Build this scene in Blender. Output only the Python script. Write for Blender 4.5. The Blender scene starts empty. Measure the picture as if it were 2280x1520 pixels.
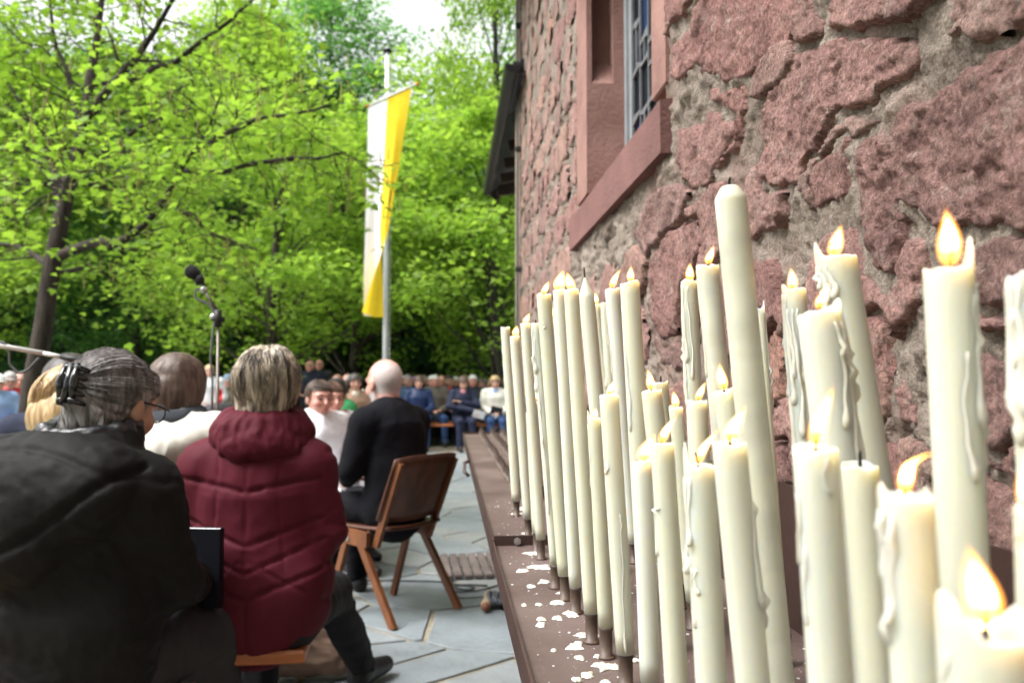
import bpy, math, random
import numpy as np
from mathutils import Vector, Matrix
random.seed(7); RNG = np.random.default_rng(7)
R = math.radians
scene = bpy.context.scene
col = scene.collection

# ---------------------------------------------------------------- camera
CAM = np.array([0.0, 0.0, 1.2]); YAW = R(4.35); PITCH = R(2.80); FPX = 18.0/22.3*2280
cd = bpy.data.cameras.new('camera'); cam = bpy.data.objects.new('camera', cd); col.objects.link(cam)
cam.location = CAM; cam.rotation_euler = (math.pi/2+PITCH, 0, -YAW)
cd.lens = 18.0; cd.sensor_width = 22.3; cd.clip_start = 0.02; cd.clip_end = 2000
cd.dof.use_dof = True; cd.dof.focus_distance = 1.12; cd.dof.aperture_fstop = 3.5; cd.dof.aperture_blades = 7
scene.camera = cam
# ---------------------------------------------------------------- sky and light: bright overcast morning
SUN_AZ = R(-112); SUN_EL = R(56)       # azimuth from +Y towards +X
world = bpy.data.worlds.new('World'); scene.world = world; world.use_nodes = True
nt = world.node_tree; nt.nodes.clear()
wo = nt.nodes.new('ShaderNodeOutputWorld'); bg = nt.nodes.new('ShaderNodeBackground')
sky = nt.nodes.new('ShaderNodeTexSky'); sky.sky_type = 'NISHITA'; sky.sun_disc = False
sky.sun_elevation = SUN_EL; sky.sun_rotation = SUN_AZ
sky.air_density = 1.0; sky.dust_density = 6.0; sky.ozone_density = 1.0
hs = nt.nodes.new('ShaderNodeHueSaturation'); hs.inputs['Saturation'].default_value = 0.12
nt.links.new(sky.outputs[0], hs.inputs['Color']); nt.links.new(hs.outputs[0], bg.inputs['Color'])
bg.inputs['Strength'].default_value = 0.15
nt.links.new(bg.outputs[0], wo.inputs['Surface'])
sd = bpy.data.lights.new('sun', 'SUN'); sun = bpy.data.objects.new('sun', sd); col.objects.link(sun)
sd.energy = 1.1; sd.angle = R(32); sd.color = (1.0, 0.96, 0.90)
sdir = Vector((math.sin(SUN_AZ)*math.cos(SUN_EL), math.cos(SUN_AZ)*math.cos(SUN_EL), math.sin(SUN_EL)))
sun.rotation_euler = sdir.to_track_quat('Z', 'Y').to_euler()
scene.view_settings.view_transform = 'Standard'; scene.view_settings.look = 'None'
scene.view_settings.exposure = 1.58; scene.view_settings.gamma = 1.0
scene.render.engine = 'CYCLES'
scene.cycles.use_denoising = True
try: scene.cycles.denoiser = 'OPENIMAGEDENOISE'
except Exception: pass
scene.cycles.max_bounces = 8; scene.cycles.transparent_max_bounces = 12
scene.cycles.sample_clamp_indirect = 6.0

# ---------------------------------------------------------------- helpers
_f = np.array([math.sin(YAW)*math.cos(PITCH), math.cos(YAW)*math.cos(PITCH), math.sin(PITCH)])
_r = np.array([math.cos(YAW), -math.sin(YAW), 0.0])
_u = np.cross(_r, _f)
def ray(px, py): return _f + _r*(px-1140)/FPX - _u*(py-760)/FPX
def at(px, py, X=None, Y=None, Z=None):
    d = ray(px, py)
    if X is not None: t = (X-CAM[0])/d[0]
    elif Y is not None: t = (Y-CAM[1])/d[1]
    else: t = (Z-CAM[2])/d[2]
    return CAM + d*t

def _hash(ix, iy, iz, seed):
    h = (ix.astype(np.int64)*374761393 + iy.astype(np.int64)*668265263 + iz.astype(np.int64)*2147483647 + seed*1274126177) & 0xffffffff
    h = ((h ^ (h >> 13))*1274126177) & 0xffffffff
    h = ((h ^ (h >> 16))*2246822519) & 0xffffffff
    return (((h ^ (h >> 15)) & 0xffffff)/float(0xffffff))*2-1
def vnoise(x, y, z, seed=0):
    x = np.asarray(x, float); y = np.asarray(y, float)+0*x; z = np.asarray(z, float)+0*x
    fx = np.floor(x); fy = np.floor(y); fz = np.floor(z)
    tx = x-fx; ty = y-fy; tz = z-fz
    tx = tx*tx*tx*(tx*(tx*6-15)+10); ty = ty*ty*ty*(ty*(ty*6-15)+10); tz = tz*tz*tz*(tz*(tz*6-15)+10)
    ix = fx.astype(np.int64); iy = fy.astype(np.int64); iz = fz.astype(np.int64)
    def L(a, b, t): return a+(b-a)*t
    c = lambda dx, dy, dz: _hash(ix+dx, iy+dy, iz+dz, seed)
    return L(L(L(c(0,0,0), c(1,0,0), tx), L(c(0,1,0), c(1,1,0), tx), ty),
             L(L(c(0,0,1), c(1,0,1), tx), L(c(0,1,1), c(1,1,1), tx), ty), tz)
def fbm(x, y, z=0.0, oct=4, seed=0, gain=0.5):
    s = 0; a = 1.0; f = 1.0
    for o in range(oct):
        s = s + a*vnoise(np.asarray(x)*f, np.asarray(y)*f, np.asarray(z)*f, seed+o*17); a *= gain; f *= 2.03
    return s
def sstep(a, b, x):
    t = np.clip((x-a)/(b-a), 0, 1); return t*t*(3-2*t)

def mesh_np(name, V, F, smooth=True):
    """V (n,3), F list of arrays (m,3)/(m,4) or a list of tuples"""
    me = bpy.data.meshes.new(name)
    V = np.asarray(V, dtype=np.float32)
    if isinstance(F, np.ndarray):
        k = F.shape[1]; n = len(F)
        me.vertices.add(len(V)); me.vertices.foreach_set('co', V.ravel())
        me.loops.add(n*k); me.loops.foreach_set('vertex_index', F.astype(np.int32).ravel())
        me.polygons.add(n); me.polygons.foreach_set('loop_start', np.arange(0, n*k, k, dtype=np.int32))
        try: me.polygons.foreach_set('loop_total', np.full(n, k, dtype=np.int32))
        except Exception: pass
        me.update(calc_edges=True); me.validate()
    else:
        me.from_pydata([tuple(v) for v in V.tolist()], [], [tuple(f) for f in F]); me.update()
    if smooth: me.polygons.foreach_set('use_smooth', np.ones(len(me.polygons), dtype=bool))
    return me

class MB:
    def __init__(s): s.v = []; s.f = []
    def add(s, V, F):
        n = len(s.v); s.v += [tuple(map(float, p)) for p in V]; s.f += [tuple(i+n for i in q) for q in F]; return s
    def box(s, a, b, bev=0.0):
        (x0,y0,z0),(x1,y1,z1) = a, b
        if bev <= 0:
            return s.add([(x0,y0,z0),(x1,y0,z0),(x1,y1,z0),(x0,y1,z0),(x0,y0,z1),(x1,y0,z1),(x1,y1,z1),(x0,y1,z1)],
                         [(0,3,2,1),(4,5,6,7),(0,1,5,4),(1,2,6,5),(2,3,7,6),(3,0,4,7)])
        V = []; 
        for zz, ins in ((z0,bev),(z0+bev,0),(z1-bev,0),(z1,bev)):
            V += [(x0+ins,y0+ins,zz),(x1-ins,y0+ins,zz),(x1-ins,y1-ins,zz),(x0+ins,y1-ins,zz)]
        F = [(3,2,1,0),(12,13,14,15)]
        for k in range(3):
            for i in range(4):
                j = (i+1) % 4; F.append((k*4+i, k*4+j, k*4+4+j, k*4+4+i))
        return s.add(V, F)
    def bar(s, p, q, w, h, up=(0,0,1)):
        """rectangular bar from p to q, w across, h along up"""
        p = np.array(p, float); q = np.array(q, float); d = q-p; d /= np.linalg.norm(d)
        u = np.array(up, float); u -= d*np.dot(u, d); u /= np.linalg.norm(u); c = np.cross(d, u)
        V = []
        for e in (p, q):
            for a, b in ((-1,-1),(1,-1),(1,1),(-1,1)): V.append(e+c*a*w/2+u*b*h/2)
        return s.add(V, [(3,2,1,0),(4,5,6,7),(0,1,5,4),(1,2,6,5),(2,3,7,6),(3,0,4,7)])
    def tube(s, path, rad, n=10, cap=True, flat=None):
        P = np.array(path, float); m = len(P)
        rad = np.full(m, rad) if np.isscalar(rad) else np.array(rad, float)
        T = np.gradient(P, axis=0); T /= np.linalg.norm(T, axis=1)[:,None]+1e-12
        a = np.array([0,0,1.0]) if abs(T[0][2]) < .9 else np.array([1.0,0,0])
        u = a-T[0]*np.dot(a, T[0]); u /= np.linalg.norm(u); V = []
        for i in range(m):
            u = u-T[i]*np.dot(u, T[i]); u /= np.linalg.norm(u)+1e-12; w = np.cross(T[i], u)
            for k in range(n):
                t = 2*math.pi*k/n; V.append(P[i]+rad[i]*(math.cos(t)*u+math.sin(t)*w))
        F = []
        for i in range(m-1):
            for k in range(n):
                j = (k+1) % n; F.append((i*n+k, i*n+j, (i+1)*n+j, (i+1)*n+k))
        if cap: F.append(tuple(range(n-1, -1, -1))); F.append(tuple((m-1)*n+k for k in range(n)))
        return s.add(V, F)
    def lathe(s, prof, n=24, o=(0,0,0)):
        V = []; F = []
        for r, z in prof:
            for k in range(n):
                t = 2*math.pi*k/n; V.append((o[0]+r*math.cos(t), o[1]+r*math.sin(t), o[2]+z))
        for i in range(len(prof)-1):
            for k in range(n):
                j = (k+1) % n; F.append((i*n+k, i*n+j, (i+1)*n+j, (i+1)*n+k))
        F.append(tuple(range(n-1, -1, -1))); F.append(tuple((len(prof)-1)*n+k for k in range(n)))
        return s.add(V, F)
    def ell(s, c, r, n=14, m=9):
        V = [(c[0], c[1], c[2]-r[2])]; F = []
        for i in range(1, m):
            ph = -math.pi/2+math.pi*i/m
            for k in range(n):
                t = 2*math.pi*k/n
                V.append((c[0]+r[0]*math.cos(ph)*math.cos(t), c[1]+r[1]*math.cos(ph)*math.sin(t), c[2]+r[2]*math.sin(ph)))
        V.append((c[0], c[1], c[2]+r[2]))
        for k in range(n): F.append((0, 1+(k+1) % n, 1+k))
        for i in range(m-2):
            for k in range(n):
                j = (k+1) % n; F.append((1+i*n+k, 1+i*n+j, 1+(i+1)*n+j, 1+(i+1)*n+k))
        e = 1+(m-2)*n
        for k in range(n): F.append((e+k, e+(k+1) % n, len(V)-1))
        return s.add(V, F)
    def prism(s, poly, z0, z1, bev=0.0):
        """poly = list of (x,y), convex-ish, counter-clockwise"""
        n = len(poly); c = np.mean(np.array(poly), axis=0)
        V = [(x, y, z0) for x, y in poly]
        if bev > 0:
            V += [(x, y, z1-bev) for x, y in poly]
            for x, y in poly:
                d = np.array([x, y])-c; l = np.linalg.norm(d); q = c+d*(l-bev*1.5)/l; V.append((q[0], q[1], z1))
            L = 3
        else:
            V += [(x, y, z1) for x, y in poly]; L = 2
        F = [tuple(range(n-1, -1, -1)), tuple((L-1)*n+k for k in range(n))]
        for i in range(L-1):
            for k in range(n):
                j = (k+1) % n; F.append((i*n+k, i*n+j, (i+1)*n+j, (i+1)*n+k))
        return s.add(V, F)
    def mesh(s, name='m', smooth=False, org=None):
        V = np.array(s.v, float)
        if org is not None: V = V-np.array(org, float)
        return mesh_np(name, V, s.f, smooth)

def put(name, me, mat=None, parent=None, loc=None, label=None, cat=None, group=None, kind=None):
    o = bpy.data.objects.new(name, me); col.objects.link(o)
    if mat is not None and me is not None:
        if len(me.materials) == 0: me.materials.append(mat)
        elif me.materials[0] != mat:
            o.material_slots[0].link = 'OBJECT'; o.material_slots[0].material = mat
    if parent is not None: o.parent = parent
    if loc is not None: o.location = tuple(map(float, loc))
    if label: o['label'] = label
    if cat: o['category'] = cat
    if group: o['group'] = group
    if kind: o['kind'] = kind
    return o
def thing(name, label, cat, loc=(0,0,0), rz=0.0, group=None):
    o = put(name, None, None, None, loc, label, cat, group); o.rotation_euler = (0,0,rz); o.empty_display_size = 0.1
    return o

# ---------------------------------------------------------------- materials
def newmat(name):
    m = bpy.data.materials.new(name); m.use_nodes = True; t = m.node_tree; t.nodes.clear()
    out = t.nodes.new('ShaderNodeOutputMaterial'); b = t.nodes.new('ShaderNodeBsdfPrincipled')
    t.links.new(b.outputs[0], out.inputs['Surface']); return m, t, b, out
def N(t, kind, **kw):
    n = t.nodes.new(kind)
    for k, v in kw.items():
        if k.startswith('i_'): n.inputs[k[2:].replace('_', ' ')].default_value = v
        else: setattr(n, k, v)
    return n
def noise_node(t, scale, detail=4, rough=0.55, coord='Object', stretch=None, dist=0.0):
    tc = N(t, 'ShaderNodeTexCoord'); n = N(t, 'ShaderNodeTexNoise'); n.inputs['Scale'].default_value = scale
    n.inputs['Detail'].default_value = detail; n.inputs['Roughness'].default_value = rough; n.inputs['Distortion'].default_value = dist
    if stretch:
        mp = N(t, 'ShaderNodeMapping'); mp.inputs['Scale'].default_value = stretch
        t.links.new(tc.outputs[coord], mp.inputs['Vector']); t.links.new(mp.outputs[0], n.inputs['Vector'])
    else: t.links.new(tc.outputs[coord], n.inputs['Vector'])
    return n
def ramp(t, src, stops):
    r = N(t, 'ShaderNodeValToRGB'); e = r.color_ramp.elements
    while len(e) < len(stops): e.new(0.5)
    for i, (p, c) in enumerate(stops): e[i].position = p; e[i].color = (*c, 1) if len(c) == 3 else c
    t.links.new(src, r.inputs[0]); return r
_mc = {}
def M(name, c1, c2=None, scale=6, rough=0.7, bump=0.0, bscale=40, metal=0.0, stretch=None, spec=0.4, rand=0.0, lo=0.35, hi=0.65, detail=5, bdist=0.01, sheen=0.0):
    if name in _mc: return _mc[name]
    m, t, b, out = newmat(name)
    b.inputs['Roughness'].default_value = rough; b.inputs['Metallic'].default_value = metal
    b.inputs['Specular IOR Level'].default_value = spec
    if sheen: b.inputs['Sheen Weight'].default_value = sheen
    c2 = c2 or tuple(min(1, x*1.25) for x in c1)
    n = noise_node(t, scale, detail, stretch=stretch); r = ramp(t, n.outputs['Fac'], [(lo, c1), (hi, c2)])
    src = r.outputs[0]
    if rand:
        oi = N(t, 'ShaderNodeObjectInfo'); hv = N(t, 'ShaderNodeHueSaturation')
        mr = N(t, 'ShaderNodeMapRange'); mr.inputs['To Min'].default_value = 1-rand; mr.inputs['To Max'].default_value = 1+rand
        t.links.new(oi.outputs['Random'], mr.inputs['Value']); t.links.new(mr.outputs[0], hv.inputs['Value']); t.links.new(src, hv.inputs['Color']); src = hv.outputs[0]
    t.links.new(src, b.inputs['Base Color'])
    if bump:
        bn = noise_node(t, bscale, 6, 0.6, stretch=stretch); bp = N(t, 'ShaderNodeBump'); bp.inputs['Strength'].default_value = bump; bp.inputs['Distance'].default_value = bdist
        t.links.new(bn.outputs['Fac'], bp.inputs['Height']); t.links.new(bp.outputs[0], b.inputs['Normal'])
    _mc[name] = m; return m
# ================================================================= ground, paving
WX = 0.55                                  # face of the rubble wall
def ground_mat():
    m, t, b, out = newmat('grass_ground'); b.inputs['Roughness'].default_value = 0.95
    n = noise_node(t, 1.3, 6, 0.7); r = ramp(t, n.outputs['Fac'], [(0.35, (0.035,0.055,0.015)), (0.55, (0.06,0.10,0.025)), (0.7, (0.10,0.085,0.045))])
    t.links.new(r.outputs[0], b.inputs['Base Color'])
    bn = noise_node(t, 30, 6, 0.7); bp = N(t, 'ShaderNodeBump'); bp.inputs['Strength'].default_value = .7; bp.inputs['Distance'].default_value = .03
    t.links.new(bn.outputs['Fac'], bp.inputs['Height']); t.links.new(bp.outputs[0], b.inputs['Normal']); return m
g = MB().add([(-400,-60,-.06),(400,-60,-.06),(400,900,-.06),(-400,900,-.06)], [(0,1,2,3)])
put('ground', g.mesh(), ground_mat(), kind='structure')
MJOINT = M('paving_joint', (0.19,0.17,0.13), (0.30,0.27,0.20), scale=14, rough=.95, bump=.5, bscale=60)
pav = MB().box((-9,-1.5,-.055), (2.2,14.3,-.012))
paving = put('paving', pav.mesh(), MJOINT, kind='structure')
put('gravel_path', MB().box((-9,14.302,-.055), (2.2,15.7,-.016)).mesh(), M('path_sand', (0.24,0.20,0.16), (0.36,0.31,0.26), scale=5, rough=.95, bump=.6, bscale=90), kind='structure')
def slate_mat():
    m, t, b, out = newmat('slate'); b.inputs['Roughness'].default_value = .5
    oi = N(t, 'ShaderNodeObjectInfo')
    r0 = ramp(t, oi.outputs['Random'], [(0, (0.155,0.178,0.202)), (.3, (0.215,0.238,0.258)), (.6, (0.18,0.208,0.23)), (.85, (0.245,0.262,0.272)), (1, (0.19,0.20,0.20))])
    n = noise_node(t, 3.0, 7, .65, coord='Object'); r = ramp(t, n.outputs['Fac'], [(.28, (.60,.61,.60)), (.45, (.92,.92,.90)), (.72, (1.18,1.18,1.18))])
    mx = N(t, 'ShaderNodeMixRGB', blend_type='MULTIPLY'); mx.inputs[0].default_value = 1
    t.links.new(r0.outputs[0], mx.inputs[1]); t.links.new(r.outputs[0], mx.inputs[2]); t.links.new(mx.outputs[0], b.inputs['Base Color'])
    bn = noise_node(t, 22, 7, .7); bp = N(t, 'ShaderNodeBump'); bp.inputs['Strength'].default_value = .5; bp.inputs['Distance'].default_value = .012
    t.links.new(bn.outputs['Fac'], bp.inputs['Height']); t.links.new(bp.outputs[0], b.inputs['Normal'])
    rr = ramp(t, bn.outputs['Fac'], [(.3, (.38,)*3), (.7, (.62,)*3)]); t.links.new(rr.outputs[0], b.inputs['Roughness'])
    return m
MSLATE = slate_mat()
def clip(poly, p, n):                       # keep side (x-p).n <= 0
    out = []
    for i in range(len(poly)):
        a = poly[i]; b = poly[(i+1) % len(poly)]; da = np.dot(a-p, n); db = np.dot(b-p, n)
        if da <= 0: out.append(a)
        if da*db < 0: out.append(a+(b-a)*da/(da-db))
    return out
def voronoi(seeds, bounds, gap):
    S = np.array(seeds); res = []
    for i, s in enumerate(S):
        poly = [np.array(q, float) for q in ((bounds[0],bounds[1]),(bounds[2],bounds[1]),(bounds[2],bounds[3]),(bounds[0],bounds[3]))]
        d = np.linalg.norm(S-s, axis=1)
        for j in np.argsort(d)[1:22]:
            nrm = (S[j]-s)/d[j]; poly = clip(poly, s+(S[j]-s)/2-nrm*gap/2, nrm)
            if len(poly) < 3: break
        if len(poly) >= 3: res.append(poly)
    return res
rs = random.Random(3); seeds = []
y = 99; k = 0
q_ = 0
while q_ < 245:
    q_ += 1; c_ = (rs.uniform(-3.5,1.3), 2.25+12.0*rs.random()**1.0)
    if all((c_[0]-a_)**2+(c_[1]-b_)**2 > (.17+.16*(q_ % 5 == 0))**2 for a_, b_ in seeds): seeds.append(c_)
while y < 14.6:
    sp = 0.36; x = -3.4 + (k % 2)*.3
    while x < 1.2:
        if rs.random() > .27: seeds.append((x+rs.uniform(-.2,.2), y+rs.uniform(-.17,.17)))
        x += sp*rs.uniform(.9,1.5)
    y += sp*.9; k += 1
for poly in voronoi(seeds, (-3.6,2.2,1.4,14.28), .016):
    n = len(poly); fine = []
    for i in range(n):
        a = poly[i]; b = poly[(i+1) % n]; L = np.linalg.norm(b-a)
        if L < .02: continue
        fine.append(a+(b-a)*min(.3, .012/L))
        for q in range(1, max(1, int(L/.16))):
            m_ = a+(b-a)*q/max(1, int(L/.16)); nn = np.array([-(b-a)[1], (b-a)[0]])/L
            fine.append(m_+nn*rs.uniform(0,.012))
    if len(fine) < 3: continue
    c = np.mean(fine, axis=0)
    me = MB().prism([tuple(q-c) for q in fine], -.011, rs.uniform(-.004,.0), .003).mesh()
    put('flagstone', me, MSLATE, paving, (c[0], c[1], 0))

# ================================================================= the rubble stone building
church = thing('stone_building', 'building of rough red sandstone rubble with grey mortar beside the candle rack', 'building', (WX, 0, 0))
def stone_mat():
    m, t, b, out = newmat('red_sandstone'); b.inputs['Roughness'].default_value = .9; b.inputs['Specular IOR Level'].default_value = .25
    oi = N(t, 'ShaderNodeObjectInfo')
    r0 = ramp(t, oi.outputs['Random'], [(0, (0.31,0.172,0.155)), (.22, (0.40,0.235,0.208)), (.4, (0.26,0.162,0.146)), (.6, (0.34,0.180,0.160)), (.8, (0.375,0.245,0.213)), (1, (0.41,0.225,0.175))])
    n = noise_node(t, 9, 8, .7, dist=.4); r = ramp(t, n.outputs['Fac'], [(.3, (.52,.50,.52)), (.5, (.98,.98,.98)), (.7, (1.35,1.4,1.4))])
    mx = N(t, 'ShaderNodeMixRGB', blend_type='MULTIPLY'); mx.inputs[0].default_value = 1
    t.links.new(r0.outputs[0], mx.inputs[1]); t.links.new(r.outputs[0], mx.inputs[2])
    # thin smears of mortar and pale scratches
    n2 = noise_node(t, 26, 8, .75, dist=.6); r2 = ramp(t, n2.outputs['Fac'], [(.53, (0,0,0)), (.68, (.8,.8,.8))])
    m2 = N(t, 'ShaderNodeMixRGB'); m2.inputs[2].default_value = (.42,.33,.285,1)
    t.links.new(r2.outputs[0], m2.inputs[0]); t.links.new(mx.outputs[0], m2.inputs[1])
    n4 = noise_node(t, 140, 4, .7); r4 = ramp(t, n4.outputs['Fac'], [(.32, (.52,.50,.50)), (.5, (1,1,1)), (.66, (1.45,1.42,1.42))])
    m4 = N(t, 'ShaderNodeMixRGB', blend_type='MULTIPLY'); m4.inputs[0].default_value = 1
    t.links.new(m2.outputs[0], m4.inputs[1]); t.links.new(r4.outputs[0], m4.inputs[2]); t.links.new(m4.outputs[0], b.inputs['Base Color'])
    n3 = noise_node(t, 60, 9, .72, dist=.3); bp = N(t, 'ShaderNodeBump'); bp.inputs['Strength'].default_value = 1.0; bp.inputs['Distance'].default_value = .022
    t.links.new(n3.outputs['Fac'], bp.inputs['Height']); t.links.new(bp.outputs[0], b.inputs['Normal']); return m
def mortar_mat():
    m, t, b, out = newmat('lime_mortar'); b.inputs['Roughness'].default_value = .95; b.inputs['Specular IOR Level'].default_value = .2
    n = noise_node(t, 5, 8, .7, dist=.3); r = ramp(t, n.outputs['Fac'], [(.28, (.145,.114,.094)), (.5, (.255,.210,.176)), (.72, (.38,.325,.28))])
    v = noise_node(t, 230, 3, .6); r2 = ramp(t, v.outputs['Fac'], [(.3, (.55,.53,.5)), (.5, (1,1,1)), (.68, (1.4,1.42,1.45))])
    mx = N(t, 'ShaderNodeMixRGB', blend_type='MULTIPLY'); mx.inputs[0].default_value = .9
    t.links.new(r.outputs[0], mx.inputs[1]); t.links.new(r2.outputs[0], mx.inputs[2])
    n2 = noise_node(t, 3.1, 5, .6, dist=1.0); r3 = ramp(t, n2.outputs['Fac'], [(.52, (0,0,0)), (.66, (.55,.55,.55))])
    m2 = N(t, 'ShaderNodeMixRGB'); m2.inputs[2].default_value = (.30,.18,.155,1); t.links.new(r3.outputs[0], m2.inputs[0]); t.links.new(mx.outputs[0], m2.inputs[1])
    t.links.new(m2.outputs[0], b.inputs['Base Color'])
    n3 = noise_node(t, 75, 9, .72); bp = N(t, 'ShaderNodeBump'); bp.inputs['Strength'].default_value = .9; bp.inputs['Distance'].default_value = .012
    t.links.new(n3.outputs['Fac'], bp.inputs['Height']); t.links.new(bp.outputs[0], b.inputs['Normal']); return m
MSTONE = stone_mat(); MMORTAR = mortar_mat()
def smooth_stone(name, c1, c2):
    return M(name, c1, c2, scale=3.5, rough=.88, bump=.7, bscale=70, spec=.2, bdist=.006, detail=10, lo=.3, hi=.7)
MDRESS = smooth_stone('dressed_sandstone', (.20,.108,.094), (.36,.21,.182))
WIN = (2.02, 3.49, 1.776, 4.3)             # window stonework, y0 y1 z0 z1
CORNER = 6.3; WTOP = 4.9
def facets(y, z, f, seed, jit=.9):
    """angular chips: every cell is a small tilted plane"""
    u = y*f; w = z*f; iu = np.floor(u); iw = np.floor(w); best = np.full(np.shape(u), 1e9); out = np.zeros(np.shape(u))
    for du in (-1,0,1):
        for dw in (-1,0,1):
            cu = iu+du; cw = iw+dw; zz = np.zeros_like(cu)
            su = cu+.5+.5*jit*_hash(cu, cw, zz, seed); sw = cw+.5+.5*jit*_hash(cu, cw, zz, seed+1); d = (u-su)**2+(w-sw)**2; m = d < best
            val = _hash(cu, cw, zz, seed+2)*.6+(u-su)*_hash(cu, cw, zz, seed+3)*.9+(w-sw)*_hash(cu, cw, zz, seed+4)*.9
            best = np.where(m, d, best); out = np.where(m, val, out)
    return out
def h_mortar(y, z):
    wy = y+.05*fbm(y*4, z*4, 1.3, 3, 5); wz = z+.05*fbm(y*4, z*4, 7.7, 3, 9)
    a = -.004+.008*fbm(wy*6, wz*8, 0, 4, 11) + .005*fbm(wy*26, wz*30, 0, 3, 23)+.0035*facets(wy, wz, 30, 901)+.0030*fbm(y*90, z*95, 0, 4, 29, .65)
    rid = 1-np.abs(fbm(wy*5, wz*9, 2.2, 3, 31)); a = a + .010*(rid-.6)
    pit = sstep(.45, .75, vnoise(y*38, z*44, 0.5, 41)); a = a-.012*pit*sstep(-.1, .3, vnoise(y*6, z*6, .2, 43))
    crack = np.abs(fbm(wy*3.1, wz*3.4, 4.4, 3, 51)); a = a-.012*(1-sstep(0, .045, crack))
    return a
def biggest(k):
    """largest connected patch of a boolean grid"""
    lab = np.where(k, np.arange(1, k.size+1).reshape(k.shape), 0)
    while True:
        m = lab.copy()
        m[1:] = np.maximum(m[1:], lab[:-1]); m[:-1] = np.maximum(m[:-1], lab[1:]); m[:,1:] = np.maximum(m[:,1:], lab[:,:-1]); m[:,:-1] = np.maximum(m[:,:-1], lab[:,1:])
        m = np.where(k, m, 0)
        if (m == lab).all(): break
        lab = m
    u, c = np.unique(lab[lab > 0], return_counts=True)
    return lab == u[c.argmax()] if len(u) else k
def hf_mesh(name, ys, zs, hfun, keep=None, one=False):
    Yg, Zg = np.meshgrid(ys, zs, indexing='ij'); h = hfun(Yg, Zg)
    V = np.stack([-h, Yg, Zg], -1).reshape(-1, 3); nz = len(zs); ny = len(ys)
    i = np.arange(ny-1)[:,None]*nz+np.arange(nz-1)[None,:]
    Q = np.stack([i, i+1, i+nz+1, i+nz], -1)           # normal -x
    if keep is not None:
        k = keep(Yg, Zg)
        if one: k = biggest(k)
        kk = k[:-1,:-1] & k[1:,:-1] & k[1:,1:] & k[:-1,1:]; Q = Q[kk]
    Q = Q.reshape(-1, 4); used = np.unique(Q); remap = np.zeros(len(V), int); remap[used] = np.arange(len(used))
    return mesh_np(name, V[used], remap[Q])
def in_win(Y, Z, m=0.0): return (Y > WIN[0]+m) & (Y < WIN[1]-m) & (Z > WIN[2]+m) & (Z < WIN[3]-m)
ys = np.exp(np.linspace(math.log(.45), math.log(CORNER), 520)); zs = np.concatenate([np.arange(.0,.7,.05), np.arange(.7,2.6,.0062), np.arange(2.6,WTOP,.02)])
me = hf_mesh('wall', ys, zs, h_mortar, lambda Y, Z: ~in_win(Y, Z, .03))
wall = put('wall', me, MMORTAR, church)
core_ = MB().box((.03,.3,0), (.42,WIN[0]-.0,WTOP)).box((.03,WIN[1],0), (.42,CORNER,WTOP)).box((.03,WIN[0],0), (.42,WIN[1],WIN[2])).box((.03,WIN[0],WIN[3]), (.42,WIN[1],WTOP))
core_.box((-.012,CORNER,0), (3.2,CORNER+.42,WTOP)).box((-.012,-2.6,0), (.42,.45,WTOP))
put('wall_core', core_.mesh(), MMORTAR, church)
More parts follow.
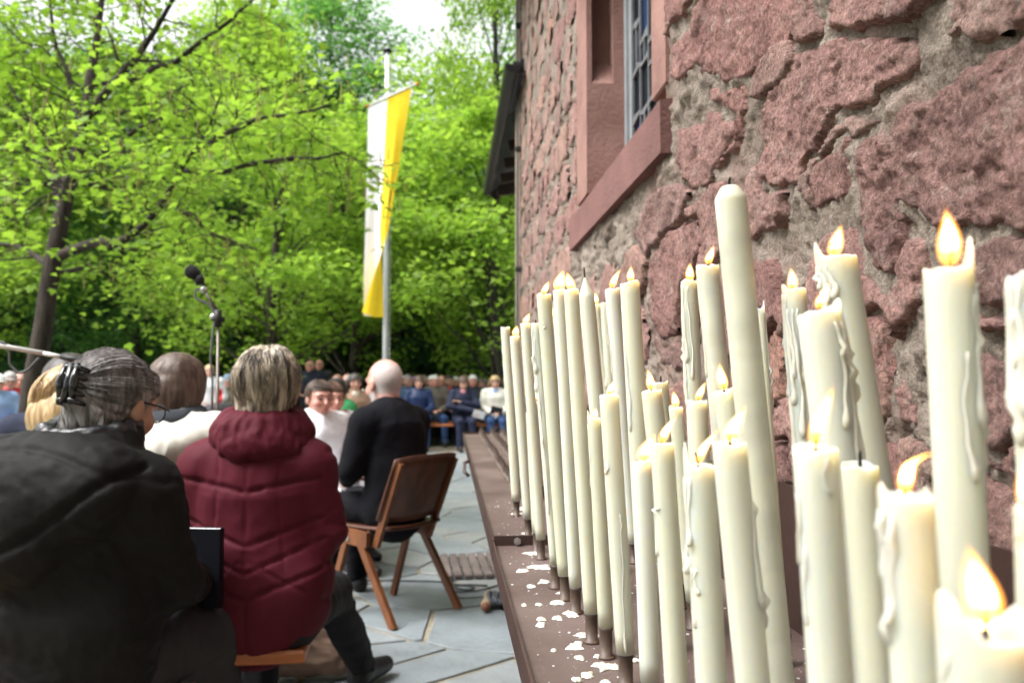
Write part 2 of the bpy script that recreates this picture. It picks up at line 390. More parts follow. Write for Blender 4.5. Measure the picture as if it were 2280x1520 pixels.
# ---- stones: outlines (y,z) on the wall plane
def pxpoly(pts, x0, y0, s): return [(at(x0+a/s, y0+b/s, X=WX)[1], at(x0+a/s, y0+b/s, X=WX)[2]) for a, b in pts]
hero = [
 pxpoly([(400,330),(560,260),(800,230),(920,185),(1010,250),(1075,270),(1075,370),(1000,440),(900,470),(860,560),(760,570),(650,590),(580,700),(540,800),(480,830),(470,900),(410,980),(250,990),(225,830),(240,650),(280,500)],1600,0,2.451),
 pxpoly([(860,260),(960,150),(1000,60),(1060,-60),(1250,-160),(1530,-120),(1530,60),(1495,170),(1430,240),(1370,310),(1240,400),(1150,440),(1050,400),(990,340),(900,420),(870,400)],1150,0,2.451),
 pxpoly([(200,440),(260,330),(390,230),(395,330),(330,430),(260,510),(195,525)],1600,0,2.451),
 pxpoly([(790,900),(800,800),(920,700),(1050,620),(1200,560),(1300,460),(1420,400),(1480,330),(1600,260),(1720,220),(1900,300),(1900,1200),(1667,1230),(1560,1180),(1450,1150),(1340,1190),(1240,1190),(1170,1180),(1090,1130),(980,1110),(1000,1180),(990,1320),(950,1470),(890,1480),(850,1400),(800,1200),(770,1050)],1600,0,2.451),
 pxpoly([(550,1130),(545,1000),(560,930),(640,880),(710,780),(720,900),(720,1050),(630,1080)],1600,0,2.451),
 pxpoly([(1270,-150),(1600,-150),(1580,120),(1480,140),(1430,200),(1380,190),(1330,130),(1280,180)],1600,0,2.451),
 pxpoly([(900,720),(1000,690),(1060,620),(1190,690),(1140,790),(1080,900),(1060,1000),(960,1010),(880,900)],1150,0,2.451),
 pxpoly([(660,1290),(720,1100),(850,1010),(960,1050),(900,1180),(820,1260),(720,1370)],1150,0,2.451),
 pxpoly([(70,280),(190,260),(200,360),(170,480),(100,600),(80,860),(0,900),(-40,700),(-20,380)],1480,400,2.534),
 pxpoly([(590,960),(650,860),(680,1000),(670,1200),(620,1260),(585,1100)],1480,400,2.534),
 pxpoly([(1110,820),(1200,790),(1260,860),(1270,1340),(1180,1300),(1130,1000)],1480,400,2.534),
 pxpoly([(840,360),(960,320),(1150,330),(1150,560),(1030,600),(870,590),(825,490)],1880,440,2.715),
 pxpoly([(830,920),(940,990),(1060,1020),(1120,1300),(960,1480),(820,1420),(780,1240)],1880,440,2.715),
 pxpoly([(110,760),(240,840),(230,1000),(260,1100),(255,1300),(165,1330)],1880,440,2.715),
 pxpoly([(180,110),(330,130),(420,200),(530,220),(540,480),(420,450),(350,300),(250,330),(190,280)],1880,960,2.715),
 pxpoly([(820,300),(1000,400),(1140,430),(1140,720),(830,690)],1880,960,2.715),
 pxpoly([(640,420),(760,430),(800,560),(760,640),(650,620)],1700,780,2.055),
 pxpoly([(30,440),(130,460),(140,600),(40,640)],1700,780,2.055),
]
hero[8] = pxpoly([(60,280),(190,260),(205,360),(175,480),(110,600),(85,860),(5,900),(-60,760),(-40,420)],1480,400,2.534)
def sdpoly(poly, Y, Z):
    P = np.array(poly); d = np.full(Y.shape, 1e9); ins = np.zeros(Y.shape, bool); n = len(P)
    for i in range(n):
        a = P[i]; b = P[(i+1) % n]; e = b-a; w0 = Y-a[0]; w1 = Z-a[1]
        t = np.clip((w0*e[0]+w1*e[1])/(e@e+1e-12), 0, 1)
        d = np.minimum(d, (w0-e[0]*t)**2+(w1-e[1]*t)**2)
        c = ((a[1] <= Z) & (b[1] > Z)) | ((b[1] <= Z) & (a[1] > Z))
        with np.errstate(divide='ignore', invalid='ignore'):
            xi = a[0]+(Z-a[1])/(b[1]-a[1]+1e-15)*e[0]
        ins ^= c & (Y < xi)
    return np.where(ins, 1, -1)*np.sqrt(d)
stones = [('hero', p) for p in hero]
occ = [np.array(p) for p in hero]
hb = [(p[:,0].min()-.03, p[:,0].max()+.03, p[:,1].min()-.03, p[:,1].max()+.03) for p in occ]
rs = random.Random(21); z = .55
while z < WTOP-.1:
    hrow = rs.uniform(.15,.27); y = .48
    while y < CORNER:
        L = rs.uniform(.22,.52)
        if y+L > CORNER-.12: L = CORNER-y+.01
        y1 = min(y+L, CORNER); c = ((y+y1)/2, z+hrow/2)
        poly = []; g = rs.uniform(.010,.028) if y < 2.2 else rs.uniform(.004,.016)
        hw = (y1-y)/2-g; hh = hrow/2-g*.8
        for k in range(10):
            a = 2*math.pi*(k+.5)/10; e = 4.0
            rr = (abs(math.cos(a))**e+abs(math.sin(a))**e)**(-1/e)*rs.uniform(.78,1.05)
            poly.append((min(CORNER, c[0]+hw*rr*math.cos(a)), c[1]+hh*rr*math.sin(a)+.09*(c[0]-y)*0))
        A = np.array(poly)
        cent = A.mean(0); ok = True
        gy, gz = np.meshgrid(np.linspace(A[:,0].min(), A[:,0].max(), 6), np.linspace(A[:,1].min(), A[:,1].max(), 6))
        for p, b_ in zip(occ[:len(hero)], hb):
            if b_[0] < A[:,0].max() and b_[1] > A[:,0].min() and b_[2] < A[:,1].max() and b_[3] > A[:,1].min():
                if (sdpoly(p, gy, gz) > -.012).mean() > .55: ok = False; break
        if ok and (in_win(gy, gz, -.03)).any():
            A[:,0] = np.where((A[:,1] > WIN[2]-.03) & (cent[0] < (WIN[0]+WIN[1])/2), np.minimum(A[:,0], WIN[0]-.015), A[:,0])
            A[:,0] = np.where((A[:,1] > WIN[2]-.03) & (cent[0] >= (WIN[0]+WIN[1])/2), np.maximum(A[:,0], WIN[1]+.015), A[:,0])
            if in_win(np.array(cent[0]), np.array(cent[1]), -.02) or np.ptp(A[:,0]) < .09 or np.ptp(A[:,1]) < .06: ok = False
            if ok:
                gy, gz = np.meshgrid(np.linspace(A[:,0].min(), A[:,0].max(), 6), np.linspace(A[:,1].min(), A[:,1].max(), 6))
                if in_win(gy, gz, .0).any(): ok = False
        if ok: stones.append(('fill', A.tolist()))
        y = y1
    z += hrow
# small fillers in the mortar between the traced stones
for q in range(220):
    c = (rs.uniform(.7,1.95), rs.uniform(.95,2.2)); r_ = rs.uniform(.02,.06)
    A = np.array([(c[0]+1.4*r_*math.cos(a)*rs.uniform(.7,1.1), c[1]+r_*math.sin(a)*rs.uniform(.7,1.1)) for a in np.linspace(0, 2*math.pi, 8)[:-1]])
    if all((sdpoly(p, np.array([c[0]]), np.array([c[1]]))[0] < -r_*1.5) for _, p in stones) and not in_win(np.array(c[0]), np.array(c[1]), -.08):
        stones.append(('fill', A.tolist()))
for si, (kind, poly) in enumerate(stones):
    A = np.array(poly); y0, z0 = A.min(0)-.012; y1, z1 = A.max(0)+.012; y1 = min(y1, CORNER)
    dist = max(.6, (y0+y1)/2); dy = .0058*dist; dz = .0050*max(.85, dist*.8)
    if z0 > 2.9: dy *= 2; dz *= 2
    ys_ = np.linspace(y0, y1, max(6, int((y1-y0)/dy))); zs_ = np.linspace(z0, z1, max(6, int((z1-z0)/dz)))
    amp = 1.0 if kind == 'hero' else rs.uniform(.7,1.15); h0 = rs.uniform(.004,.011); tilt = rs.uniform(-.03,.03); tilt2 = rs.uniform(-.04,.04); cy, cz = A.mean(0)
    big = min(1.0, min(np.ptp(A[:,0]), np.ptp(A[:,1]))/.13)
    near_h = [hp for hp, hb_ in zip(hero, hb) if kind == 'fill' and hb_[0] < y1 and hb_[1] > y0 and hb_[2] < z1 and hb_[3] > z0]
    def sd_(Y, Z):
        wob = .009*fbm(Y*16, Z*18, si*3.1, 3, 61)+.0025*facets(Y, Z, 26, 500+si)+.003*fbm(Y*50, Z*50, si, 3, 63)
        s_ = sdpoly(poly, Y, Z)
        for hp in near_h: s_ = np.minimum(s_, -sdpoly(hp, Y, Z)-.022)
        return s_+wob+(.008 if kind == 'hero' else .002)
    far = float(sstep(2.2, 3.2, cy)); amp = amp*(1-.55*far); h0 = h0*(1-.5*far)
    def hs_(Y, Z):
        s_ = sd_(Y, Z); wy = Y+.012*fbm(Y*20, Z*20, si, 3, 75); wz = Z+.012*fbm(Y*20, Z*20, si+9, 3, 77)
        n1 = .0045*fbm(Y*8, Z*11, si*1.7, 3, 71)+.0052*facets(wy*.8, wz*1.3, 9, 100+si)+.0026*facets(wy, wz*1.5, 34, 300+si)+.0026*fbm(Y*80, Z*95, si, 4, 73, .65)+.0022*(1-np.abs(fbm(Y*30+Z*14, Z*52-Y*10, si, 3, 79))-.5)
        dent = -.010*sstep(.6,.75, vnoise(Y*7, Z*8, si*.9, 91))*big
        hh = h0+amp*big*(n1+dent)+tilt*(Y-cy)+tilt2*(Z-cz)
        floor_ = h_mortar(Y, Z)+.0012+.003*sstep(.0,.03, s_)
        hh = np.where(hh < floor_, floor_+.25*(hh-floor_)*0+.0012*fbm(Y*80, Z*95, si, 3, 73, .65), hh)
        return -.055+(hh+.055)*sstep(-.009,.004, s_)
    me = hf_mesh('stone', ys_, zs_, hs_, lambda Y, Z: sd_(Y, Z) > -.011, bool(near_h))
    if len(me.polygons) < 4: continue
    put('stone', me, MSTONE, church)
# ---- dressed corner strip of the end wall is covered by the core; window stonework
Y0, Y1, Z0, Z1 = WIN
def wpart(name, mb, mat, parent, smooth=False): return put(name, mb.mesh(smooth=smooth), mat, parent)
# local coordinates: x from wall face inwards
win = wpart('window', MB().box((.165,2.17,Z0+.13), (.185,2.19,Z1-.1)), M('lead_grey', (.20,.21,.22), (.27,.28,.29), rough=.6), church)
wpart('sill', MB().add([(-.022,Y0,Z0),(-.022,3.60,Z0),(-.022,3.60,Z0+.135),(-.022,Y0,Z0+.135),(.19,Y0,Z0),(.19,3.60,Z0),(.19,3.60,Z0+.175),(.19,Y0,Z0+.175)],
      [(0,3,2,1),(4,5,6,7),(0,1,5,4),(3,7,6,2),(0,4,7,3),(1,2,6,5)]), smooth_stone('sill_stone', (.15,.078,.073), (.23,.12,.11)), win)
def jamb(ya, yb):                           # moulded jamb seen from inside the opening
    return MB().box((-.004,ya,Z0+.176), (.40,yb,Z1))
zz = Z0+.178
while zz < Z1-.05:
    ze = min(Z1-.003, zz+random.uniform(.38,.62)); wpart('jamb_block', MB().box((-.004+random.uniform(-.003,.002),Y0+.002,zz), (.40,Y0+.145,ze), .005), MDRESS, win); zz = ze+.004
# far jamb: outer fillet, stopped chamfer, plain reveal
zst = 2.40
fj = MB(); ya = 3.235; yb = Y1-.004
fj.box((-.004,ya,Z0+.176), (.40,yb,zst))
fj.box((-.004,ya+.0,zst), (.018,yb,Z1)).box((.018,ya+.085,zst), (.105,yb,Z1)).box((.105,ya,zst), (.40,yb,Z1))
fj.add([(.018,ya,zst),(.105,ya,zst),(.105,ya+.085,zst+.12),(.018,ya+.085,zst+.12)], [(0,1,2,3)])
wpart('jamb', fj, MDRESS, win)
wpart('lintel', MB().box((-.004,Y0+.145,Z1-.16), (.40,3.235,Z1)), MDRESS, win)
wpart('window_frame', MB().box((.150,3.198,Z0+.17), (.20,3.234,Z1-.161)).box((.163,3.165,Z0+.17), (.188,3.197,Z1-.161)), M('frame_grey', (.24,.26,.28), (.31,.33,.35), rough=.55), win)
MTRACE = M('tracery_grey', (.11,.115,.125), (.15,.155,.165), scale=20, rough=.8, bump=.3, bscale=150)
MGLASS, t_, b_, o_ = newmat('dark_glass'); b_.inputs['Base Color'].default_value = (.008,.012,.018,1); b_.inputs['Roughness'].default_value = .35; b_.inputs['Specular IOR Level'].default_value = .15
MGLASB, t_, b_, o_ = newmat('blue_glass'); b_.inputs['Base Color'].default_value = (.012,.03,.09,1); b_.inputs['Roughness'].default_value = .35; b_.inputs['Specular IOR Level'].default_value = .15
rs = random.Random(5); tr = MB(); panes = []
gx = .172; yy = 2.19
cols_ = []
while yy < 3.16: w = rs.choice([.075,.10,.13]); cols_.append((yy, min(yy+w, 3.165))); yy += w
for ca, cb in cols_:
    zz = Z0+.16+rs.uniform(0,.05)
    tr_cells = []
    while zz < Z1-.2:
        hgt = rs.choice([.09,.13,.18,.26,.36]); zb = min(zz+hgt, Z1-.162)
        split = rs.random() < .3 and cb-ca > .09
        parts_ = [(ca, (ca+cb)/2), ((ca+cb)/2, cb)] if split else [(ca, cb)]
        for a, b in parts_:
            i_ = lambda: rs.uniform(.004,.009)
            sk = rs.uniform(-.02,.02)
            outer = [(a,zz),(b,zz),(b,zb),(a,zb)]; inner = [(a+i_(),zz+i_()+max(0,sk)),(b-i_(),zz+i_()+max(0,-sk)),(b-i_(),zb-i_()+min(0,sk)),(a+i_(),zb-i_()+min(0,-sk))]
            V = [(gx-.004,p,q) for p, q in outer]+[(gx-.004,p,q) for p, q in inner]+[(gx+.004,p,q) for p, q in inner]
            tr.add(V, [(0,4,5,1),(1,5,6,2),(2,6,7,3),(3,7,4,0),(4,8,9,5),(5,9,10,6),(6,10,11,7),(7,11,8,4)])
            panes.append(inner)
        zz = zb
    tr.add([(gx-.012,ca,Z0+.1),(gx-.012,cb,Z0+.1),(gx-.012,cb,Z0+.22),(gx-.012,ca,Z0+.22)][:0], [])
wpart('tracery', tr, MTRACE, win)
for inner in panes:
    if inner[0][0] < 2.5: mt = MGLASS
    mt = MGLASB if rs.random() < .15 else MGLASS
    wpart('pane', MB().add([(gx+.008+.001*rs.random(),p,q) for p, q in inner], [(0,3,2,1)]), mt, win)
wpart('backing', MB().box((.22,2.1,Z0), (.225,3.3,Z1)), MGLASS, win)
# lightning conductor on the corner
def wl(p): return (p[0]-WX, p[1], p[2])
cond = put('lightning_conductor', MB().tube([(-.03,CORNER-.03,.0),(-.03,CORNER-.03,2.0),(-.028,CORNER-.03,WTOP)], .006, 6).mesh(), M('dark_cable', (.012,.012,.014), (.03,.03,.03), rough=.5), church)
for zc in (1.33, 2.06, 2.99, 3.96):
    put('clamp', MB().box((-.045,CORNER-.05,zc-.02), (.02,CORNER-.01,zc+.02), .006).mesh(), M('dark_cable', (.02,)*3), cond)
# recessed wing behind the corner with its eaves
put('wing_wall', MB().box((.52,CORNER+.422,0), (3.2,12.0,3.45)).mesh(), MMORTAR, church)
MROOF = M('slate_roof', (.02,.021,.026), (.045,.046,.055), scale=12, rough=.55)
put('eaves_end', MB().box((-.10,5.82,3.42), (-.045,CORNER+.43,3.50)).box((-.044,5.84,3.44),(-.016,CORNER+.41,3.53)).mesh(), MROOF, church)
rf = MB().add([(-.05,CORNER+.43,3.50),(-.05,9.7,3.50),(3.0,9.7,6.4),(3.0,CORNER+.43,6.4),(-.05,CORNER+.43,3.44),(-.05,9.7,3.44),(3.0,9.7,6.34),(3.0,CORNER+.43,6.34)], [(0,1,2,3),(7,6,5,4),(0,4,5,1),(1,5,6,2),(2,6,7,3),(3,7,4,0)])
roof = put('eaves_roof', rf.mesh(), MROOF, church)
gt = MB(); pr = [(.06*math.cos(a), .06*math.sin(a)) for a in np.linspace(math.pi, 2*math.pi, 9)]
V = [(-.10+a, yv, 3.47+b) for yv in (5.80, 9.72) for a, b in pr]; F = [(i, i+1, i+10, i+9) for i in range(8)]; F += [tuple(range(9)), tuple(range(17, 8, -1))]
put('gutter', gt.add(V, F).mesh(smooth=False), M('gutter_black', (.010,.011,.013), (.02,.02,.024), rough=.4), roof)
for yv in np.arange(CORNER+.7, 9.7, .62):
    put('rafter', MB().bar((.0,yv,3.40), (.55,yv,3.50), .07, .10).mesh(), M('rafter_wood', (.03,.018,.013), (.05,.03,.022), rough=.8), roof)
put('bargeboard', MB().bar((-.06,9.71,3.40), (1.5,9.71,4.86), .03, .16).mesh(), M('rafter_wood', (.03,)*3), roof)

# deep eaves of the main roof over the wall
mr = MB().add([(-.75,-3.2,WTOP-.15),(-.75,CORNER+.7,WTOP-.15),(3.2,CORNER+.7,WTOP+3.3),(3.2,-3.2,WTOP+3.3),(-.75,-3.2,WTOP-.25),(-.75,CORNER+.7,WTOP-.25),(3.2,CORNER+.7,WTOP+3.2),(3.2,-3.2,WTOP+3.2)], [(0,1,2,3),(7,6,5,4),(0,4,5,1),(1,5,6,2),(2,6,7,3),(3,7,4,0)])
put('main_roof', mr.mesh(), MROOF, church)
# ================================================================= candle rack
TZ = .85
def rust(name, a, b, **k): return M(name, a, b, scale=9, rough=.5, bump=.25, bscale=110, spec=.5, bdist=.003, **k)
MTRAY = M('tray_brown', (.070,.043,.037), (.150,.108,.098), scale=5, rough=.55, bump=.35, bscale=70, spec=.4, bdist=.003, lo=.3, hi=.72, detail=9); MTRAYD = rust('plate_brown', (.035,.016,.013), (.055,.026,.022))
rack = thing('candle_rack', 'long reddish brown metal candle rack spattered with white wax along the stone wall', 'candle rack', (.29, 2.9, 0))
RO = (.29, 2.9, 0)
def rp(name, mb, mat, parent=rack, smooth=False): return put(name, mb.mesh(smooth=smooth, org=RO), mat, parent)
TX0, TX1 = .098, .488
for (ya, yb) in ((.12, 1.785), (1.80, 5.6)):
    tray = rp('tray', MB().box((TX0,ya,TZ-.003), (TX1,yb,TZ)), MTRAY)
    rp('front_lip', MB().box((TX0-.004,ya,TZ-.035), (TX0-.0005,yb,TZ+.010)), MTRAYD, tray)
    rp('back_plate', MB().box((TX1+.0005,ya,TZ-.02), (TX1+.004,yb,1.052)), MTRAYD, tray)
rp('end_lip', MB().box((TX0,5.601,TZ-.035), (TX1,5.605,TZ+.012)), MTRAYD)
rp('divider', MB().box((TX0,1.7855,TZ-.03), (TX1,1.7905,TZ+.021)), MTRAYD)
rp('divider', MB().box((TX0,1.7945,TZ-.03), (TX1,1.7995,TZ+.019)), MTRAYD)
rp('bolt', MB().tube([(.147,1.783,TZ+.010),(.147,1.776,TZ+.010)], .008, 6).tube([(.147,1.776,TZ+.010),(.147,1.768,TZ+.010)], .0045, 8), M('steel', (.35,.33,.31), metal=.9, rough=.35))
hk = MB().tube([(TX0-.006,3.75,TZ-.004),(TX0-.028,3.72,TZ-.012),(TX0-.03,3.68,TZ-.045),(TX0-.012,3.66,TZ-.06)], .008, 8)
rp('hook', hk, MTRAYD, smooth=True)
for yv in (.5, 1.7, 3.2, 4.6, 5.5):
    rp('leg', MB().box((.42,yv,0), (.46,yv+.04,TZ-.004), .004), MTRAYD)
    rp('bracket', MB().bar((.12,yv+.02,TZ-.02), (.42,yv+.02,TZ-.02), .03, .03), MTRAYD)
MSPIKE = rust('spike_brown', (.05,.032,.026), (.13,.085,.06))
def pricket_mesh():
    m = MB().lathe([(.012,0),(.012,.003),(.0085,.004),(.0085,.034),(.0095,.036),(.0095,.039)], 10); m.tube([(0,0,.038),(0,0,.062)], [.003,.0006], 6); return m.mesh('pricket', True)
PRK = pricket_mesh()
def pricket(x, y): put('pricket', PRK, MSPIKE, rack, (x-RO[0], y-RO[1], TZ))
rs = random.Random(2)
for rx in (.21,.28,.35,.42):
    yv = 2.5 if rx < .3 else 2.75
    while yv < 5.5: pricket(rx+rs.uniform(-.004,.004), yv); yv += .085

# ---- wax
def wax_mat(name, c, soot_shade=False, sw=1.0, ss=.016):
    m, t, b, out = newmat(name)
    n = noise_node(t, 7, 4, .5); r = ramp(t, n.outputs['Fac'], [(.3, tuple(x*.94 for x in c)), (.7, c)]); src = r.outputs[0]
    if soot_shade:
        n2 = noise_node(t, 6, 3, .5, stretch=(1.0,1.0,2.2), dist=.15); r2 = ramp(t, n2.outputs['Fac'], [(.46, (0,0,0)), (.74, (.55,)*3)])  # grey mottling: soot on one candle, painted shading on the tallest
        mx = N(t, 'ShaderNodeMixRGB'); mx.inputs[2].default_value = (.28,.28,.26,1); t.links.new(r2.outputs[0], mx.inputs[0]); t.links.new(src, mx.inputs[1]); src = mx.outputs[0]
    oi = N(t, 'ShaderNodeObjectInfo'); rv = ramp(t, oi.outputs['Random'], [(0,(.90,.885,.82)),(.35,(1,1,1)),(.7,(.97,.955,.90)),(1,(1.0,1.0,1.03))]); mv = N(t, 'ShaderNodeMixRGB', blend_type='MULTIPLY'); mv.inputs[0].default_value = 1
    t.links.new(src, mv.inputs[1]); t.links.new(rv.outputs[0], mv.inputs[2]); src = mv.outputs[0]
    t.links.new(src, b.inputs['Base Color'])
    b.inputs['Roughness'].default_value = .42; b.inputs['Subsurface Weight'].default_value = sw; b.inputs['Subsurface Radius'].default_value = (1.0,.75,.45)
    b.inputs['Subsurface Scale'].default_value = ss; b.inputs['Specular IOR Level'].default_value = .35
    bn = noise_node(t, 60, 3, .5, stretch=(1,1,.15)); bp = N(t, 'ShaderNodeBump'); bp.inputs['Strength'].default_value = .12; bp.inputs['Distance'].default_value = .003
    t.links.new(bn.outputs['Fac'], bp.inputs['Height']); t.links.new(bp.outputs[0], b.inputs['Normal'])
    return m
MWAX = wax_mat('candle_wax', (.655,.675,.595)); MWAXS = wax_mat('soot_shade_wax', (.655,.675,.60), True); MDRIP = wax_mat('drip_wax', (.70,.69,.62), False, .35, .004)
MWICK = M('wick_black', (.008,.007,.006), (.02,.016,.012), rough=.9)
def flame_mat(name, stops, alpha):
    m, t, b, out = newmat(name); t.nodes.remove(b)
    tc = N(t, 'ShaderNodeTexCoord'); sp = N(t, 'ShaderNodeSeparateXYZ'); t.links.new(tc.outputs['Generated'], sp.inputs[0])
    r = ramp(t, sp.outputs['Z'], stops); em = N(t, 'ShaderNodeEmission'); t.links.new(r.outputs[0], em.inputs['Color']); em.inputs['Strength'].default_value = 1.0
    vm = N(t, 'ShaderNodeVectorMath', operation='SCALE'); vm.inputs['Scale'].default_value = alpha[2]
    t.links.new(r.outputs[0], vm.inputs[0]); t.links.new(vm.outputs[0], em.inputs['Color'])
    tr = N(t, 'ShaderNodeBsdfTransparent'); mx = N(t, 'ShaderNodeMixShader')
    ra = ramp(t, sp.outputs['Z'], [(0, (alpha[0],)*3), (.35, (alpha[1],)*3), (1, (alpha[1],)*3)])
    t.links.new(ra.outputs[0], mx.inputs[0]); t.links.new(tr.outputs[0], mx.inputs[1]); t.links.new(em.outputs[0], mx.inputs[2]); t.links.new(mx.outputs[0], out.inputs['Surface']); return m
MFLO_ = flame_mat('flame_outer_old', [(0, (.9,.32,.05)), (.4, (1,.42,.06)), (1, (1,.34,.03))], (.10,.60,2.0))
MFLC = flame_mat('flame_core', [(0, (.12,.035,.004)), (.22, (.35,.17,.03)), (.5, (1,.80,.33)), (.8, (.75,.45,.10)), (1, (.22,.075,.008))], (.10,.93,5.0))
def flame_glow():
    m, t, b, out = newmat('flame_outer'); t.nodes.remove(b); em = N(t, 'ShaderNodeEmission'); em.inputs['Color'].default_value = (1,.36,.06,1); em.inputs['Strength'].default_value = 110
    t.links.new(em.outputs[0], out.inputs['Volume']); return m
MFLO = flame_glow()

def candle_mesh(axis_d, L, rad, top='melt', seed=0, horn=None, hornh=0.0):
    """body along z (0..L) in local space, later tilted; returns verts, faces"""
    n = 30; r = random.Random(seed); V = []; F = []
    zs_ = list(np.linspace(0, L, max(8, int(L/.02))))
    prof = [(rad*.93, 0.0), (rad, .004)]
    th = np.linspace(0, 2*math.pi, n, endpoint=False)
    rimn = .0022*fbm(np.cos(th)*1.3+seed, np.sin(th)*1.3, 0, 3, 5)*(rad/.0125)
    if horn is not None:
        for (ha, hw, hh) in horn:
            da = np.abs((th-ha+math.pi) % (2*math.pi)-math.pi); rimn = rimn+hh*np.exp(-(da/hw)**2)
    rings = []
    for i, zv in enumerate(zs_):
        f = 1+.004*fbm(np.cos(th)*.8, np.sin(th)*.8, zv*9+seed, 3, 7)
        rr = rad*f*(.95 if i == 0 else 1)
        rings.append((rr, np.full(n, zv)+(rimn*sstep(L-.03, L, zv))))
    if top == 'cone':
        for k, q in ((.995,.0008),(.95,.003),(.72,.0075),(.55,.0105),(.45,.0114),(.2,.0117),(.04,.0118)): rings.append((np.full(n, rad*k), np.full(n, L+q*rad/.0125)))
    elif top == 'point':
        for k, q in ((.97,.002),(.85,.006),(.6,.013),(.35,.021),(.15,.028),(.06,.030)): rings.append((np.full(n, rad*k), np.full(n, L+q*rad/.0125)))
    else:
        for k, q in ((.99,.0012),(.95,.0018),(.88,.0008),(.78,-.003),(.55,-.006),(.25,-.007),(.04,-.007)):
            rings.append((np.full(n, rad*k), np.full(n, L+q)+rimn*(1 if k > .85 else (k/.95)**3)))
    for rr, zz in rings:
        for k in range(n): V.append((rr[k]*math.cos(th[k]), rr[k]*math.sin(th[k]), zz[k]))
    for i in range(len(rings)-1):
        for k in range(n):
            j = (k+1) % n; F.append((i*n+k, i*n+j, (i+1)*n+j, (i+1)*n+k))
    F.append(tuple(range(n-1, -1, -1))); F.append(tuple((len(rings)-1)*n+k for k in range(n)))
    return MB().add(V, F)
def drip_mesh(rad, L, ang, z0, z1, w, seed, curtain=False):
    """a run of wax down the side from L-z0 to L-z1"""
    r = random.Random(seed); m = MB(); runs = 3 if curtain else 1
    for q in range(runs):
        a0 = ang+(q-(runs-1)/2)*.42+r.uniform(-.08,.08); zb = z1*(1 if q == runs//2 else r.uniform(.55,.95)); nn = max(8, int((zb-z0)/.006))
        P = []; Rr = []
        for i in range(nn+1):
            t = i/nn; z = L-(z0+(zb-z0)*t); a = a0+.16*math.sin(t*5+seed)+.05*math.sin(t*17+seed*2)
            bul = 1+.38*math.sin(t*nn*.55+seed)*r.uniform(.3,1)+(.75*math.exp(-((t-.94)/.06)**2)); rr = w*.72*bul*(.75+.45*t)
            if t < .1: rr *= .35+t*6.5
            out = rad-rr*.30+(.004*max(0, math.sin(t*7+seed)) if r.random() < .15 else 0)
            P.append((out*math.cos(a), out*math.sin(a), z)); Rr.append(max(.0008, rr))
        P.append((P[-1][0], P[-1][1], P[-1][2]-w*.8)); Rr.append(w*.35)
        m.tube(P, Rr, 8)
    return m
def flame_meshes(h, w, lean, curl, seed):
    """teardrop with bent axis (local, base at 0)"""
    res = []
    for sc_, hh, up in ((1.14, 1.06, -.02), (.74, .88, .05)):
        n = 16; k = 18; V = []; F = []
        for i in range(k+1):
            t = i/k; z = h*(up+hh*t); tt = z/h
            prof = (math.sin(math.pi*min(1, t**.72))**.85)*(1-t*.18) if 0 < t < 1 else .02
            rr = max(.0003, w/2*sc_*prof)
            cx = lean*h*(tt**1.6)+curl*h*max(0, tt-.55)**1.5*2.2+.05*h*math.sin(tt*5+seed)*tt*.5; zz = z-abs(curl)*h*max(0, tt-.55)**2*1.0
            for q in range(n):
                a = 2*math.pi*q/n; V.append((cx+rr*math.cos(a), rr*math.sin(a), zz))
        for i in range(k):
            for q in range(n):
                j = (q+1) % n; F.append((i*n+q, i*n+j, (i+1)*n+j, (i+1)*n+q))
        F.append(tuple(range(n-1, -1, -1))); F.append(tuple(k*n+q for q in range(n)))
        res.append(MB().add(V, F).mesh('flame', True))
    return res
PX = 1/FPX
LEFT = math.pi                      # angle of the side that faces image left, -pi/2 faces the camera
SPOT = []
